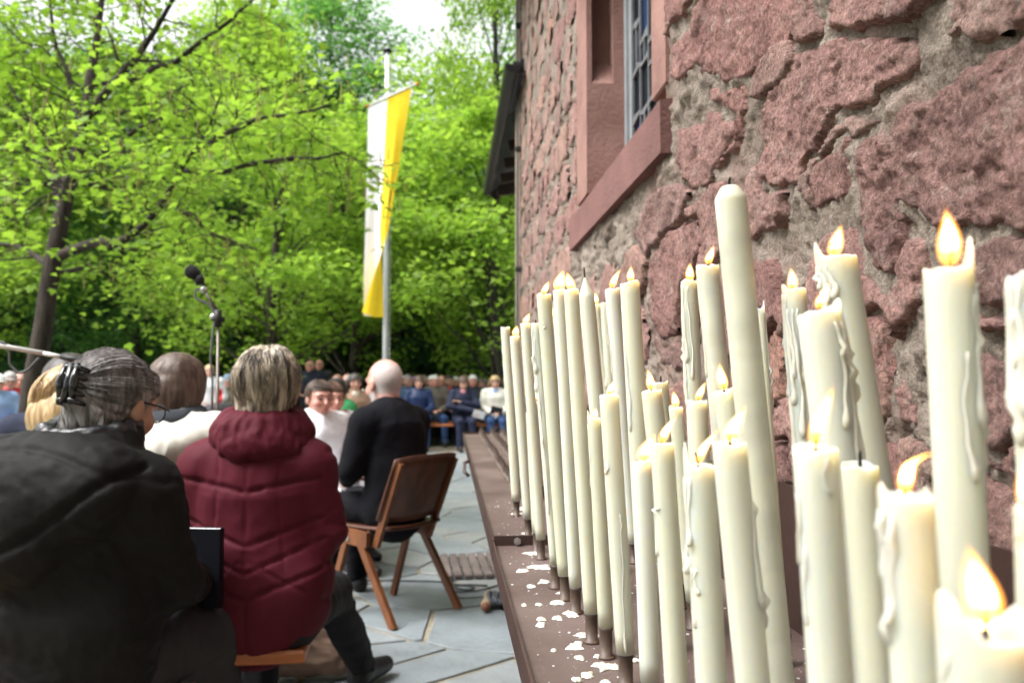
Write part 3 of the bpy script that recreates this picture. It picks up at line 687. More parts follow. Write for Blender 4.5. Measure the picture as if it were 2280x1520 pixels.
def candle(label, top, low, wpx, row=None, kind='melt', flame=None, lean=.25, curl=0.0, fw=.42, soot_shade=False, horn=None, drips=(), zb=.889):
    """top, low = pixels on the axis; row = distance from the camera line of the pricket row, or None when the foot is at low"""
    if row is None: b0 = at(low[0], low[1], Z=zb)
    else: b0 = at(low[0], low[1], X=row)
    Yd = b0[1]; tp = at(top[0], top[1], Y=Yd); ax = tp-b0; 
    if row is not None:
        t = (zb-tp[2])/(b0[2]-tp[2]); base = tp+(b0-tp)*t
    else: base = b0
    ax = tp-base; L = np.linalg.norm(ax); rad = wpx*Yd*PX/2
    q = Vector(ax).to_track_quat('Z', 'Y'); q = Vector((0,0,1)).rotation_difference(Vector(ax))
    o = thing('candle', label, 'candle', base, 0, 'candles on the rack'); o.rotation_mode = 'QUATERNION'; o.rotation_quaternion = q
    seed = len(SPOT)+1; SPOT.append((base, rad))
    body = put('wax_body', candle_mesh(None, L, rad, kind, seed, horn).mesh('wax_body', True), MWAXS if soot_shade else MWAX, o)
    pricket(base[0], base[1])
    zc = L-.006 if kind == 'melt' else L+(.0118 if kind == 'cone' else .029)*rad/.0125
    wl_ = .014*min(1.3, rad/.0125)+.004; r = random.Random(seed)
    if kind == 'cone': wl_ *= .4
    wx = r.uniform(-.002,.004)*(1 if flame else .5)
    put('wick', MB().tube([(0,0,zc-.004),(wx*.3,0,zc+wl_*.4),(wx,.0,zc+wl_*.8),(wx*1.6,0,zc+wl_)], [.0013,.0015,.0014,.0009], 6).mesh('wick', True), MWICK, o)
    if flame:
        hpx = flame*1.0; h = hpx*Yd*PX; fo, fc = flame_meshes(h, h*fw*1.08, lean, curl, seed)
        f1 = put('flame', fo, MFLO, o, (wx*.5, 0, zc+wl_*.42)); put('flame_core', fc, MFLC, f1)
    for k, (ang, z0, z1, w, cur) in enumerate(drips):
        dm = drip_mesh(rad, L, ang, z0*Yd*PX, z1*Yd*PX, w*Yd*PX, seed*7+k, cur)
        put('wax_drip', dm.mesh('wax_drip', True), MDRIP, o)
    return o
A_ = -math.pi/2
# label, top px, low px, width px, options
candle('thin unlit candle at the far end of the burning rows', (1125,730), (1150,1115), 21)
candle('thin lit candle beside the unlit one at the far end', (1146,750), (1176,1155), 22, flame=24, lean=.2, fw=.6, drips=((0,10,150,3,False),))
candle('thin lit candle of equal height behind the dripping one, far end', (1170,722), (1204,1200), 23, flame=24, lean=.45, fw=.55)
candle('thin candle with a long crust of drips at the far end', (1194,722), (1236,1257), 23, drips=((LEFT,4,150,5,True),(A_-.6,30,420,2.2,False)))
candle('short lit candle in the front row among tall ones at the far end', (1182,918), (1196,1185), 23, flame=24, lean=.05, fw=.5)
candle('short lit candle just behind another short one at the far end', (1187,895), (1200,1100), 22, row=.27, flame=28, lean=.2, fw=.5)
candle('tall lit candle, its flame bent over the corner of the wall', (1211,658), (1258,1280), 33, flame=30, lean=.5, fw=.5, drips=((A_-.3,60,75,2.5,False),))
candle('tall lit candle touching its twin, two flames merging above', (1245,648), (1281,1306), 28, flame=46, lean=.25, fw=.55)
candle('tall lit candle, right one of the pair with merging flames', (1272,648), (1317,1364), 34, flame=42, lean=-.2, fw=.5)
candle('small lit candle peeping out behind the merging pair', (1240,712), (1262,1000), 24, row=.29, flame=34, lean=-.1, fw=.5)
candle('unlit candle with a pointed new tip', (1306,660), (1332,936), 36, row=.275, kind='point')
candle('pale thin candle in the back row behind the pointed tip', (1326,680), (1345,860), 22, row=.36, flame=28, lean=.1, fw=.45)
candle('thin back row candle left of the drip streaked one', (1347,676), (1360,860), 20, row=.37, drips=((LEFT,6,190,3,False),))
candle('lit candle with slanting flame and drip streaked left side', (1364,645), (1389,936), 34, row=.34, flame=42, lean=.55, fw=.36, drips=((LEFT,5,190,3,False),))
candle('tall smooth lit candle in front of the drip streaked one', (1402,632), (1419,936), 44, row=.28, flame=36, lean=.05, fw=.45, drips=((LEFT+.4,120,330,5,False),))
candle('short lit candle with a broken rim in the front row', (1325,934), (1349,1394), 34, flame=26, lean=.1, fw=.5, horn=[(LEFT,.5,.012)], drips=((LEFT,10,150,2.5,False),))
candle('short smooth lit candle, flame to the right, front row over a wax splash', (1356,882), (1393,1453), 43, flame=36, lean=.45, fw=.45, drips=((LEFT+.5,150,170,5,False),(A_,260,560,2.2,False)))
candle('medium lit candle with upright flame before a bent unlit wick', (1451,872), (1464,1000), 46, row=.275, flame=48, lean=-.05, fw=.38)
candle('slim unlit candle with bent black wick', (1471,853), (1484,980), 34, row=.34)
candle('short candle with a broad flame behind its neighbour, front row', (1430,1030), (1448,1515), 46, row=.21, flame=62, lean=.45, fw=.6)
candle('lit candle with flame blown to the right, lowest drips at its left', (1475,992), (1506,1515), 53, row=.21, flame=66, lean=.6, fw=.34, drips=((LEFT,140,240,6,True),))
candle('lit candle with heavy drips on its left, beside the sooty one', (1534,628), (1546,900), 37, row=.345, flame=42, lean=.0, fw=.45, drips=((LEFT,6,280,5,True),(A_-.4,10,220,3,False)))
candle('sooty lit candle next to the tallest unlit candle', (1575,594), (1602,880), 52, row=.315, flame=44, lean=.35, fw=.42, soot_shade=True, drips=((LEFT,6,250,3,False),))
candle('tallest candle, thick and unlit, grey shading painted round its middle', (1627,446), (1681,994), 72, row=.30, kind='cone', soot_shade=True)  # its grey bands are reflection and shading put into the wax colour
candle('slim short lit candle below the dripping back row candle', (1505,908), (1513,1000), 32, row=.33, flame=38, lean=-.05, fw=.45)
candle('short smooth lit candle with a wavering flame, between two taller', (1552,895), (1562,1100), 46, row=.28, flame=44, lean=.5, fw=.4)
candle('short lit candle standing right at the foot of the tallest one', (1611,872), (1634,1000), 50, row=.29, flame=64, lean=.0, fw=.36)
candle('lit candle with a spike on the rim, slanting flame, long drip curtain', (1557,1040), (1584,1515), 70, row=.212, flame=82, lean=.65, fw=.28, horn=[(LEFT+.2,.35,.020)], drips=((LEFT,20,230,8,True),(LEFT+.2,220,350,6,True)))
candle('large smooth lit candle with wide leaning flame, drip down its right', (1624,990), (1676,1515), 77, row=.215, flame=80, lean=.55, fw=.45, drips=((-.25,130,410,9,True),))
candle('slim dripping candle behind the right of the tallest one', (1692,690), (1712,960), 22, row=.40, drips=((0,5,240,5,True),), horn=[(0,.5,.01)])
candle('lit candle thickly crusted with drips, upright flame', (1768,650), (1790,960), 54, row=.345, flame=54, lean=.0, fw=.42, horn=[(LEFT,.6,.008)], drips=((LEFT,4,380,7,True),(A_-.5,40,330,6,True)))
candle('thick lit candle with peaked rim, behind two others by the wall', (1862,582), (1928,1000), 92, row=.35, flame=74, lean=.4, fw=.45, horn=[(LEFT,.3,.014)], drips=((LEFT+.3,6,90,8,True),))
candle('thick lit candle with a broad crust of wax down its right', (1825,700), (1862,1000), 98, row=.285, flame=62, lean=.5, fw=.42, horn=[(-.1,.6,.009)], drips=((-.2,4,420,17,True),(-.8,20,400,9,True)))
candle('plain candle half hidden behind the one with looping drips', (1915,1040), (1945,1400), 80, row=.285)
candle('lit candle with tall curved flame and looping drips at its left', (1815,1004), (1850,1515), 100, row=.21, flame=140, lean=.35, fw=.27, drips=((LEFT,90,250,10,False),(LEFT+.1,210,380,9,False),(A_,10,90,6,False)))
candle('lit candle with flame flapping sideways, ragged rim, drips at left', (2016,1110), (2046,1515), 118, row=.21, flame=120, lean=.25, curl=.9, fw=.3, horn=[(LEFT,.35,.008),(.1,.2,.003)], drips=((LEFT,20,320,13,True),))
candle('tall lit candle with a wax horn on its rim and drips at right', (2112,604), (2142,1200), 108, row=.29, flame=140, lean=.0, fw=.36, horn=[(-.2,.45,.019)], drips=((-.3,30,470,12,True),(A_,190,480,7,False),(-.9,60,200,8,False)))
candle('broad candle with burned down cup and big flame at the rack end', (2192,1420), (2200,1600), 200, row=.21, flame=190, lean=-.15, fw=.40, horn=[(LEFT,.8,.016),(.2,.35,.008)], drips=((LEFT,20,200,12,False),))
candle('candle wholly crusted with long drips above the dark plate', (2290,620), (2310,1000), 90, row=.31, drips=((LEFT,0,380,17,True),(LEFT+.6,10,300,12,True)))
candle('narrow lit candle above the dark back plate at the rack end', (2292,1140), (2302,1500), 64, row=.25, flame=140, lean=-.05, fw=.34, drips=((LEFT,0,60,6,False),))

# ---- wax splashes on the tray: one part each, specks as one part
MSPL = M('wax_splash', (.50,.50,.48), (.66,.66,.65), scale=30, rough=.5, bump=.4, bscale=200, bdist=.002)
rs = random.Random(9)
def splash(px, py, w, spiky=False):
    c = at(px, py, Z=TZ+.001); Yd = c[1]; r0 = w*.82*Yd*PX/2; n = 28; poly = []
    for k in range(n):
        a = 2*math.pi*k/n; f = 1+.55*float(fbm(1.3*math.cos(a)+px*.37, 1.3*math.sin(a)+py*.11, 0, 3, 5))
        if spiky: f *= rs.uniform(.55,1.35) if k % 2 else rs.uniform(.75,1.0)
        poly.append((r0*f*math.cos(a), r0*f*math.sin(a)*1.1))
    V = [(0,0,.0036)]+[(x*.7,y*.7,.0030) for x, y in poly]+[(x,y,.0002) for x, y in poly]; F = []
    for k in range(n):
        j = (k+1) % n; F += [(0,1+k,1+j), (1+k,1+n+k,1+n+j,1+j)]
    put('wax_splash', mesh_np('wax_splash', V, F, True), MDRIP, rack, (c[0]-RO[0], c[1]-RO[1], TZ+.0005))
for a in ((1150,1145,40,1),(1160,1132,38,0),(1173,1187,34,1),(1190,1232,42,1),(1165,1270,30,0),(1200,1262,52,1),(1212,1295,36,1),(1180,1305,22,0),(1262,1320,44,1),(1243,1342,34,0),(1200,1346,16,0),
          (1275,1365,46,1),(1243,1376,26,0),(1205,1378,20,0),(1167,1347,14,0),(1205,1390,28,0),(1318,1416,56,1),(1276,1440,36,0),(1290,1432,24,0),(1233,1448,12,0),(1332,1462,24,0),(1290,1465,24,0),
          (1344,1484,54,1),(1306,1502,40,1),(1284,1514,26,0),(1350,1520,30,0),(1390,1488,20,0),(1415,1470,20,0)): splash(*a)
sp = MB()
for q in range(2200):
    yv = .3+2.2*rs.random()**.9; xv = TX0+.01+(TX1-TX0-.02)*rs.random()**.8; r0 = .0004+.0024*rs.random()**4
    sp.lathe([(r0,0),(r0*.8,r0*.4)], 5, (xv, yv, TZ+.0004))
o = rp('wax_specks', sp, MSPL); o['kind'] = 'stuff'
# ================================================================= trees
def leaf_mat(name, c1, c2, trans, tcol):
    m, t, b, out = newmat(name); b.inputs['Roughness'].default_value = .55; b.inputs['Specular IOR Level'].default_value = .3
    n = noise_node(t, .9, 3, .6, coord='Object'); g = N(t, 'ShaderNodeNewGeometry')
    ri = N(t, 'ShaderNodeMath', operation='MULTIPLY_ADD'); ri.inputs[1].default_value = .5; t.links.new(g.outputs['Random Per Island'], ri.inputs[0])
    sb = N(t, 'ShaderNodeMath', operation='MULTIPLY'); sb.inputs[1].default_value = .5; t.links.new(n.outputs['Fac'], sb.inputs[0]); t.links.new(sb.outputs[0], ri.inputs[2])
    r = ramp(t, ri.outputs[0], [(.2, c1), (.75, c2)]); t.links.new(r.outputs[0], b.inputs['Base Color'])
    tr = N(t, 'ShaderNodeBsdfTranslucent'); mc = N(t, 'ShaderNodeMixRGB', blend_type='MULTIPLY'); mc.inputs[0].default_value = 1; mc.inputs[2].default_value = (*tcol, 1)
    t.links.new(r.outputs[0], mc.inputs[1]); t.links.new(mc.outputs[0], tr.inputs['Color'])
    mx = N(t, 'ShaderNodeMixShader'); mx.inputs[0].default_value = trans
    t.links.new(b.outputs[0], mx.inputs[1]); t.links.new(tr.outputs[0], mx.inputs[2]); t.links.new(mx.outputs[0], out.inputs['Surface']); return m
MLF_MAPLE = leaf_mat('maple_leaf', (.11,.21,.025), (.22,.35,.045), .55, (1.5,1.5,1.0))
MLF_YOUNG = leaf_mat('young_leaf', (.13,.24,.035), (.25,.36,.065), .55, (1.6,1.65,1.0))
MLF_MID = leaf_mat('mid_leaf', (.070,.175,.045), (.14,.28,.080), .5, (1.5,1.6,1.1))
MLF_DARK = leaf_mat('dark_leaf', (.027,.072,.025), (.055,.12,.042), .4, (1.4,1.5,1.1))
MBARK = M('bark', (.014,.010,.008), (.050,.038,.030), scale=14, rough=.95, bump=.8, bscale=40, stretch=(1,1,.25), bdist=.02)
MBARKG = M('bark_mossy', (.018,.016,.012), (.05,.046,.034), scale=9, rough=.95, bump=.8, bscale=40, stretch=(1,1,.3), bdist=.02)
MAPLE = np.array([(0,0),( .10,-.10),(.42,-.16),(.30,.06),(.62,.30),(.30,.34),(.26,.52),(0,.95),(-.26,.52),(-.30,.34),(-.62,.30),(-.30,.06),(-.42,-.16),(-.10,-.10)])
OVAL = np.array([(0,-.1),(.30,.28),(0,.95),(-.30,.28)])
def leaves_mesh(name, P, size, shape, rng, droop=.35, flat=.55):
    """P (n,3) positions; leaves lie roughly horizontal and hang a little"""
    n = len(P); k = len(shape); az = rng.uniform(0, 2*np.pi, n)
    nrm = np.stack([rng.normal(0, flat, n), rng.normal(0, flat, n), np.ones(n)], 1); nrm /= np.linalg.norm(nrm, axis=1)[:,None]
    d = np.stack([np.cos(az), np.sin(az), -droop+rng.normal(0,.2,n)], 1); d -= nrm*(d*nrm).sum(1)[:,None]; d /= np.linalg.norm(d, axis=1)[:,None]
    c = np.cross(d, nrm); s = (size*rng.uniform(.45,1.4,n))[:,None,None]
    L = shape
    bend = -.25*(np.abs(L[:,0])**1.5)-.12*np.maximum(0, L[:,1])**2
    V = P[:,None,:]+s*(c[:,None,:]*L[None,:,0,None]+d[:,None,:]*L[None,:,1,None]+nrm[:,None,:]*bend[None,:,None])
    V = V.reshape(-1,3)
    if k == 4: F = np.arange(n*4).reshape(n,4); return mesh_np(name, V, F, False)
    tri = np.array([(0,i,i+1) for i in range(1,k-1)]+[(0,k-1,1)]); F = (np.arange(n)[:,None,None]*k+tri[None]).reshape(-1,3)
    return mesh_np(name, V, F, False)
def wobble(P, amp, seed, n=10):
    P = np.array(P, float); t = np.linspace(0, 1, len(P)); tt = np.linspace(0, 1, n)
    Q = np.stack([np.interp(tt, t, P[:,i]) for i in range(3)], 1)
    w = np.sin(np.pi*np.clip(tt,0,1))**.5
    for i in range(3): Q[:,i] += amp*w*vnoise(tt*5, seed*3.3+i*7.1, 0.5, seed)
    return Q
def twigs(path, r0, rng, n, length, mb, tips, upb=.15, depth=1, t0=.25):
    """side shoots along a limb; records leaf cluster centres"""
    m = len(path)
    for k in range(n):
        t = t0+(1-t0)*(k+rng.random())/n; i = min(m-2, int(t*(m-1))); p = path[i]+(path[i+1]-path[i])*(t*(m-1)-i)
        d = path[i+1]-path[i]; d = d/np.linalg.norm(d); s = rng.normal(0,1,3); s[2] *= .45; s -= d*(s@d); s /= np.linalg.norm(s)
        dd = d*.55+s*.85; dd[2] += upb; dd /= np.linalg.norm(dd); L = length*(1.15-.6*t)*rng.uniform(.6,1.2)
        q = [p+dd*L*u+np.array([0,0,-.10*L*u*u]) for u in (0,.35,.7,1)]
        q = wobble(q, L*.10, int(rng.integers(1e6)), 6); rr = max(.004, r0*(1-.75*t)*.45)
        mb.tube(q, np.linspace(rr, .003, 6), 5, cap=False)
        for u in ((.45,.65,.85,1.0) if depth == 1 else (.7,1.0)):
            tips.append(q[min(5, int(u*5))])
        if depth > 1: twigs(q, rr, rng, 4, L*.5, mb, tips, upb, depth-1, .3)
def cluster_pts(tips, n, spread, vs, rng):
    T = np.repeat(np.array(tips), n, axis=0); off = rng.normal(0, 1, T.shape)*np.array([spread, spread, vs])
    off[:,2] -= .35*(off[:,0]**2+off[:,1]**2)/max(spread,1e-3); return T+off
# ---- the near maple, limbs laid out from its own branching
rng = np.random.default_rng(11)
TB = at(62,960,Y=8.0); TB[2] = 0
maple = thing('maple_tree', 'young maple tree with bright green leaves and dark forked trunk beside the congregation', 'tree', TB)
def L8(pts): return [at(x, y, Y=8.0+dz) for x, y, dz in pts]
mb = MB(); tips = []
trunk = np.array([TB+np.array([-.06,0,0])]+L8([(72,860,0),(95,740,0),(108,640,0),(122,560,0),(138,480,0),(152,410,.1),(172,340,.15),(192,255,.2),(200,180,.25),(215,90,.4),(232,-40,.5),(240,-250,.6)]))
tr_r = np.interp(np.linspace(0,1,len(trunk)), [0,.2,.4,.55,.75,1], [.10,.080,.074,.064,.046,.013])
mb.tube(trunk, tr_r, 12)
limbs = [ ([(120,575,0),(165,555,-.1),(215,535,-.3),(265,540,-.5),(330,480,-.7),(400,395,-.9),(450,330,-1.0),(490,215,-1.2)], .045),
          ([(400,380,-.6),(480,385,-.8),(560,370,-1.0),(640,355,-1.2),(720,350,-1.4),(770,340,-1.5)], .020),
          ([(345,440,-.5),(400,470,-.6),(450,500,-.8),(500,530,-1.0),(580,560,-1.3)], .022),
          ([(125,605,.1),(190,600,.5),(240,605,.8),(300,635,1.1),(390,655,1.4)], .020),
          ([(150,410,.1),(220,340,-.4),(290,305,-.8),(370,265,-1.1),(430,240,-1.3)], .026),
          ([(195,250,.2),(240,215,-.2),(300,130,-.5),(345,70,-.7),(400,-20,-1.0),(470,-160,-1.3)], .038),
          ([(205,190,.3),(300,170,.8),(360,150,1.2),(420,130,1.5),(500,80,1.9)], .020),
          ([(135,470,0),(120,380,.2),(95,300,.4),(55,240,.6),(15,170,.8),(-60,90,1.0)], .040),
          ([(115,400,.2),(60,350,.7),(40,270,1.0),(0,200,1.3),(-90,120,1.7)], .028),
          ([(185,290,.2),(165,220,.5),(130,120,.8),(115,20,1.0),(90,-120,1.2)], .030),
          ([(222,60,.4),(228,0,.4),(225,-150,.4)], .022),
          ([(115,590,0),(60,560,.6),(0,540,1.1),(-120,520,1.8)], .030),
          ([(430,340,-.9),(500,300,-1.3),(560,270,-1.7),(640,255,-1.9),(730,235,-2.1)], .022),
          ([(330,160,-.5),(420,110,-.9),(520,40,-1.2),(600,-30,-1.4)], .022),
          ([(160,400,.2),(250,420,1.3),(340,400,2.0),(460,380,2.6)], .030),
          ([(150,440,.1),(140,420,-1.2),(150,400,-2.0),(190,380,-2.6)], .030) ]
for i, (pts, r0) in enumerate(limbs):
    P = wobble(L8(pts), .06, 40+i, 14); mb.tube(P, np.linspace(r0*1.25, .008, 14), 7)
    L = np.linalg.norm(np.diff(P, axis=0), axis=1).sum(); twigs(P, r0, rng, max(5, int(L*5.0)), .85, mb, tips, .10, 2, .2)
    for u in np.linspace(.35, 1, 7): tips.append(P[int(u*13)])
twigs(trunk[6:], .05, rng, 10, 1.2, mb, tips, .2, 2)
put('trunk', mb.mesh(smooth=True, org=TB), MBARK, maple)
P = cluster_pts(tips, 5, .17, .05, rng)
P = P[(P[:,1] > 7.7) | (rng.random(len(P)) < .45)]
put('crown', leaves_mesh('crown', P-TB, .062, MAPLE, rng, .45, .5), MLF_MAPLE, maple)
# drooping flower tassels of the maple
cat_ = MB(); sel = rng.permutation(len(tips))[:900]
for i in sel:
    p = np.array(tips[i])-TB+rng.normal(0,.08,3); ln = rng.uniform(.06,.14)
    cat_.tube([p, p+np.array([rng.normal(0,.01),rng.normal(0,.01),-ln])], [.004,.006], 4, cap=False)
o = put('flower_tassels', cat_.mesh(org=None), M('tassel', (.16,.15,.03), (.26,.24,.06)), maple); o['kind'] = 'stuff'
print('maple tips', len(tips))

# ---- prototype trees for the wood behind
def make_tree(seed, H, crown0, rad, nclump, leaf, lsize, clump_r, per, bark, trunk_r, shape=OVAL, lobes=5, leaves=True):
    rng = np.random.default_rng(seed); mb = MB(); cl = []
    tp = wobble([(0,0,0),(rng.normal(0,.2),rng.normal(0,.2),H*.5),(rng.normal(0,.3),rng.normal(0,.3),H*.94)], .15, seed, 12)
    mb.tube(tp, np.interp(np.linspace(0,1,12), [0,.08,.5,1], [trunk_r*1.35, trunk_r, trunk_r*.6, .02]), 9)
    for k in range(nclump):
        t = (k+.5)/nclump; z = crown0+(H-crown0)*t
        prof = (math.sin(math.pi*min(1, (.18+.82*t)))**.7)*.95+.08
        a = k*2.399+rng.normal(0,.4); rr = rad*prof*math.sqrt(rng.uniform(.12,1.0))*rng.uniform(.8,1.15)
        c = np.array([rr*math.cos(a), rr*math.sin(a), z+rng.normal(0,.35)]); cl.append(c)
        if k % 2 == 0:
            zb = max(.5*crown0, z-rr*.55-.3); base = np.array([np.interp(zb, tp[:,2], tp[:,0]), np.interp(zb, tp[:,2], tp[:,1]), zb])
            mb.tube(wobble([base, (base+c)/2+np.array([0,0,.15]), c], .12, seed+k, 6), np.linspace(max(.02,trunk_r*.28*(1-t*.6)), .008, 6), 5, cap=False)
    cl = np.array(cl); P = []
    for c in cl:
        s = clump_r*rng.uniform(.65,1.3); n = int(1.6*per*rng.uniform(.7,1.3)); d = rng.normal(0,1,(n,3)); d /= np.linalg.norm(d,axis=1)[:,None]
        d *= (rng.uniform(.25,1,n)**.5)[:,None]*s; d[:,2] = d[:,2]*.55; sub = rng.integers(0,7,n); so = rng.normal(0,.33,(7,3))*s; so[:,2] *= .6
        P.append(c+d*.75+so[sub])
    P = np.concatenate(P)
    return mb.mesh('trunk', True), leaves_mesh('crown', P, lsize*.78, shape, rng, .35, .5)
protos = {
 'maple2': make_tree(101, 5.6, 1.9, 2.3, 60, None, .14, .62, 150, None, .11),
 'beech':  make_tree(102, 13.5, 2.6, 3.6, 110, None, .19, 1.05, 190, None, .19),
 'linden': make_tree(103, 16.5, 3.2, 4.2, 130, None, .22, 1.2, 180, None, .24),
 'oak':    make_tree(104, 12.0, 1.6, 3.4, 100, None, .20, 1.0, 190, None, .20),
 'pole':   make_tree(105, 15.0, 6.0, 2.6, 60, None, .24, 1.1, 150, None, .15),
 'shrub':  make_tree(106, 3.2, .3, 1.7, 40, None, .16, .6, 130, None, .05),
}
def tree(name, label, proto, px, Y, s, mat, rz, group=None, bark=None, sz=None):
    p = at(px, 850, Y=Y); o = thing(name, label, 'tree' if 'shrub' not in name else 'shrub', (p[0], Y, -.06), rz, group)
    o.scale = (s, s, sz or s); tm, cm = protos[proto]
    put('trunk', tm, bark or MBARKG, o); put('crown', cm, mat, o); return o
tree('maple_tree', 'smaller bright green maple behind the microphone stand', 'maple2', 608, 16.5, 1.15, MLF_YOUNG, .4, bark=MBARK)
tree('maple_tree', 'yellowish green maple right behind the white and yellow flag', 'maple2', 760, 19.5, 1.25, MLF_YOUNG, 2.2, bark=MBARK)
WOOD = 'trees of the wood behind the crowd'
tree('beech_tree', 'bright green tree beside the dark eaves of the stone building', 'oak', 1105, 18.5, .55, MLF_YOUNG, 1.1, sz=1.3)
tree('beech_tree', 'light green tree filling the space between flag and eaves', 'maple2', 1010, 21.5, 1.6, MLF_YOUNG, .9)
tree('beech_tree', 'leafy tree close beside the wall corner under the eaves', 'maple2', 1120, 17.0, 1.25, MLF_YOUNG, 3.9)
tree('linden_tree', 'tall bluish green tree rising behind the flagpole top', 'linden', 715, 29.0, .92, MLF_MID, .3)
tree('beech_tree', 'tall light green tree left of the bluish green one', 'beech', 540, 23.0, .85, MLF_YOUNG, 2.0)
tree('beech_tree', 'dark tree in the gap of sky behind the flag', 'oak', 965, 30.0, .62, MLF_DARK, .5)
tree('linden_tree', 'tall tree towering over the eaves corner', 'linden', 1330, 27.0, .95, MLF_MID, 4.0)
tree('beech_tree', 'broad tree behind the maple, left of the second trunk', 'beech', 310, 21.0, .66, MLF_MID, 3.0)
tree('beech_tree', 'leafy tree behind the left edge of the crowd', 'beech', -120, 19.0, .95, MLF_YOUNG, 5.0)
MARKS = [(-400,'far beyond the maple'),(0,'beyond the red jacket'),(100,'right behind the maple trunk'),(210,'beyond the grey haired head'),(320,'beyond the brown haired head'),(420,'beyond the purple jacket'),(490,'behind the microphone stand'),(560,'behind the man in the grey blue cap'),(630,'behind the streaked hair'),(700,'behind the two standing bald men'),(770,'above the altar servers'),(860,'behind the flagpole'),(930,'behind the shiny navy jacket'),(970,'behind the grey brown coat'),(1030,'behind the crossed arms person'),(1085,'behind the white jacket with blue scarf'),(1150,'beside the wall corner'),(1450,'hidden behind the stone building'),(1700,'far behind the stone building')]
def mark(px): return min(MARKS, key=lambda m: abs(m[0]-px))[1]
rs = random.Random(8); n_ = 0
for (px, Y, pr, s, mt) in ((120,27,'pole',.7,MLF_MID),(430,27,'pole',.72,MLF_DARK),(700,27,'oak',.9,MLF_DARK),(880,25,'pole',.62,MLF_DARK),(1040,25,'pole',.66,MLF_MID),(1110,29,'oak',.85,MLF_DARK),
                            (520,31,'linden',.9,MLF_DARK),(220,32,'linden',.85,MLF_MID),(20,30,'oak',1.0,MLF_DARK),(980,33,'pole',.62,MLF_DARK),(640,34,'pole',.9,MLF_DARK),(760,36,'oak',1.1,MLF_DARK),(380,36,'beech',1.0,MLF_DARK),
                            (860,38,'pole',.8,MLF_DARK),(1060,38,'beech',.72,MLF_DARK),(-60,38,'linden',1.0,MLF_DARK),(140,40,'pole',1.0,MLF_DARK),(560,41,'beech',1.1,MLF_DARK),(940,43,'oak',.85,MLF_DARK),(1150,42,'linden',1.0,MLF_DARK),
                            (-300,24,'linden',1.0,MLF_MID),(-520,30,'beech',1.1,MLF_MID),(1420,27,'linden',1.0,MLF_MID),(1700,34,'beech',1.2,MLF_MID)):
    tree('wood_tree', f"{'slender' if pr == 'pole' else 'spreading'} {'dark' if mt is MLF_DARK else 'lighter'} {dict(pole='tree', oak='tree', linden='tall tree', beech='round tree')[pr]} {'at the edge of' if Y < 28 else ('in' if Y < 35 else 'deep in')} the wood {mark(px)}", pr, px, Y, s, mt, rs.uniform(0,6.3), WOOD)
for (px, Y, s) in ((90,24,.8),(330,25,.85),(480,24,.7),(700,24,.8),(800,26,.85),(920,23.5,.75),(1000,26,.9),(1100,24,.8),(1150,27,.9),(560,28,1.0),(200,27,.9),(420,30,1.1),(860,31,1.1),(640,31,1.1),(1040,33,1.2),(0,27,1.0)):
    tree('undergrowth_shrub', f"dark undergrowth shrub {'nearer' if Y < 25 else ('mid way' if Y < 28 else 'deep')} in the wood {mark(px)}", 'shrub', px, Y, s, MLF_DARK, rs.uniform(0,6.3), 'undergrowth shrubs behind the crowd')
# far wood: one mass of leaves nobody could count
rng = np.random.default_rng(77); n = 42000
P = np.stack([rng.uniform(-42, 22, n), rng.uniform(45, 60, n), rng.uniform(0, 1, n)**.8*11.0], 1)
gap = np.exp(-((P[:,0]+.3*P[:,1]*0+1.5)/3.2)**2)*3.5; P = P[P[:,2] < 11.5-gap]
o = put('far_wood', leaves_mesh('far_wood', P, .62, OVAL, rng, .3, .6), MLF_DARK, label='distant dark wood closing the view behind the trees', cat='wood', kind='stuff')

# trees that close the clearing behind and beside the camera
for (px_x, Y, pr, s) in ((-9,-6,'linden',.9),(-4,-9,'beech',1.0),(2,-10,'linden',.9),(-8,-13,'linden',1.0),(-16,-4,'oak',1.1)):
    tm, cm = protos[pr]; o = thing('wood_tree', 'tall tree closing the clearing behind '+{-6:'the microphone boom',-9:'the dark hooded jacket',-10:'the end of the stone building',-13:'the outermost benches',-4:'the far left of the benches'}[Y], 'tree', (px_x,Y,-.06), rs.uniform(0,6), 'trees round the clearing'); o.scale = (s,)*3
    put('trunk', tm, MBARKG, o); put('crown', cm, MLF_MID, o)
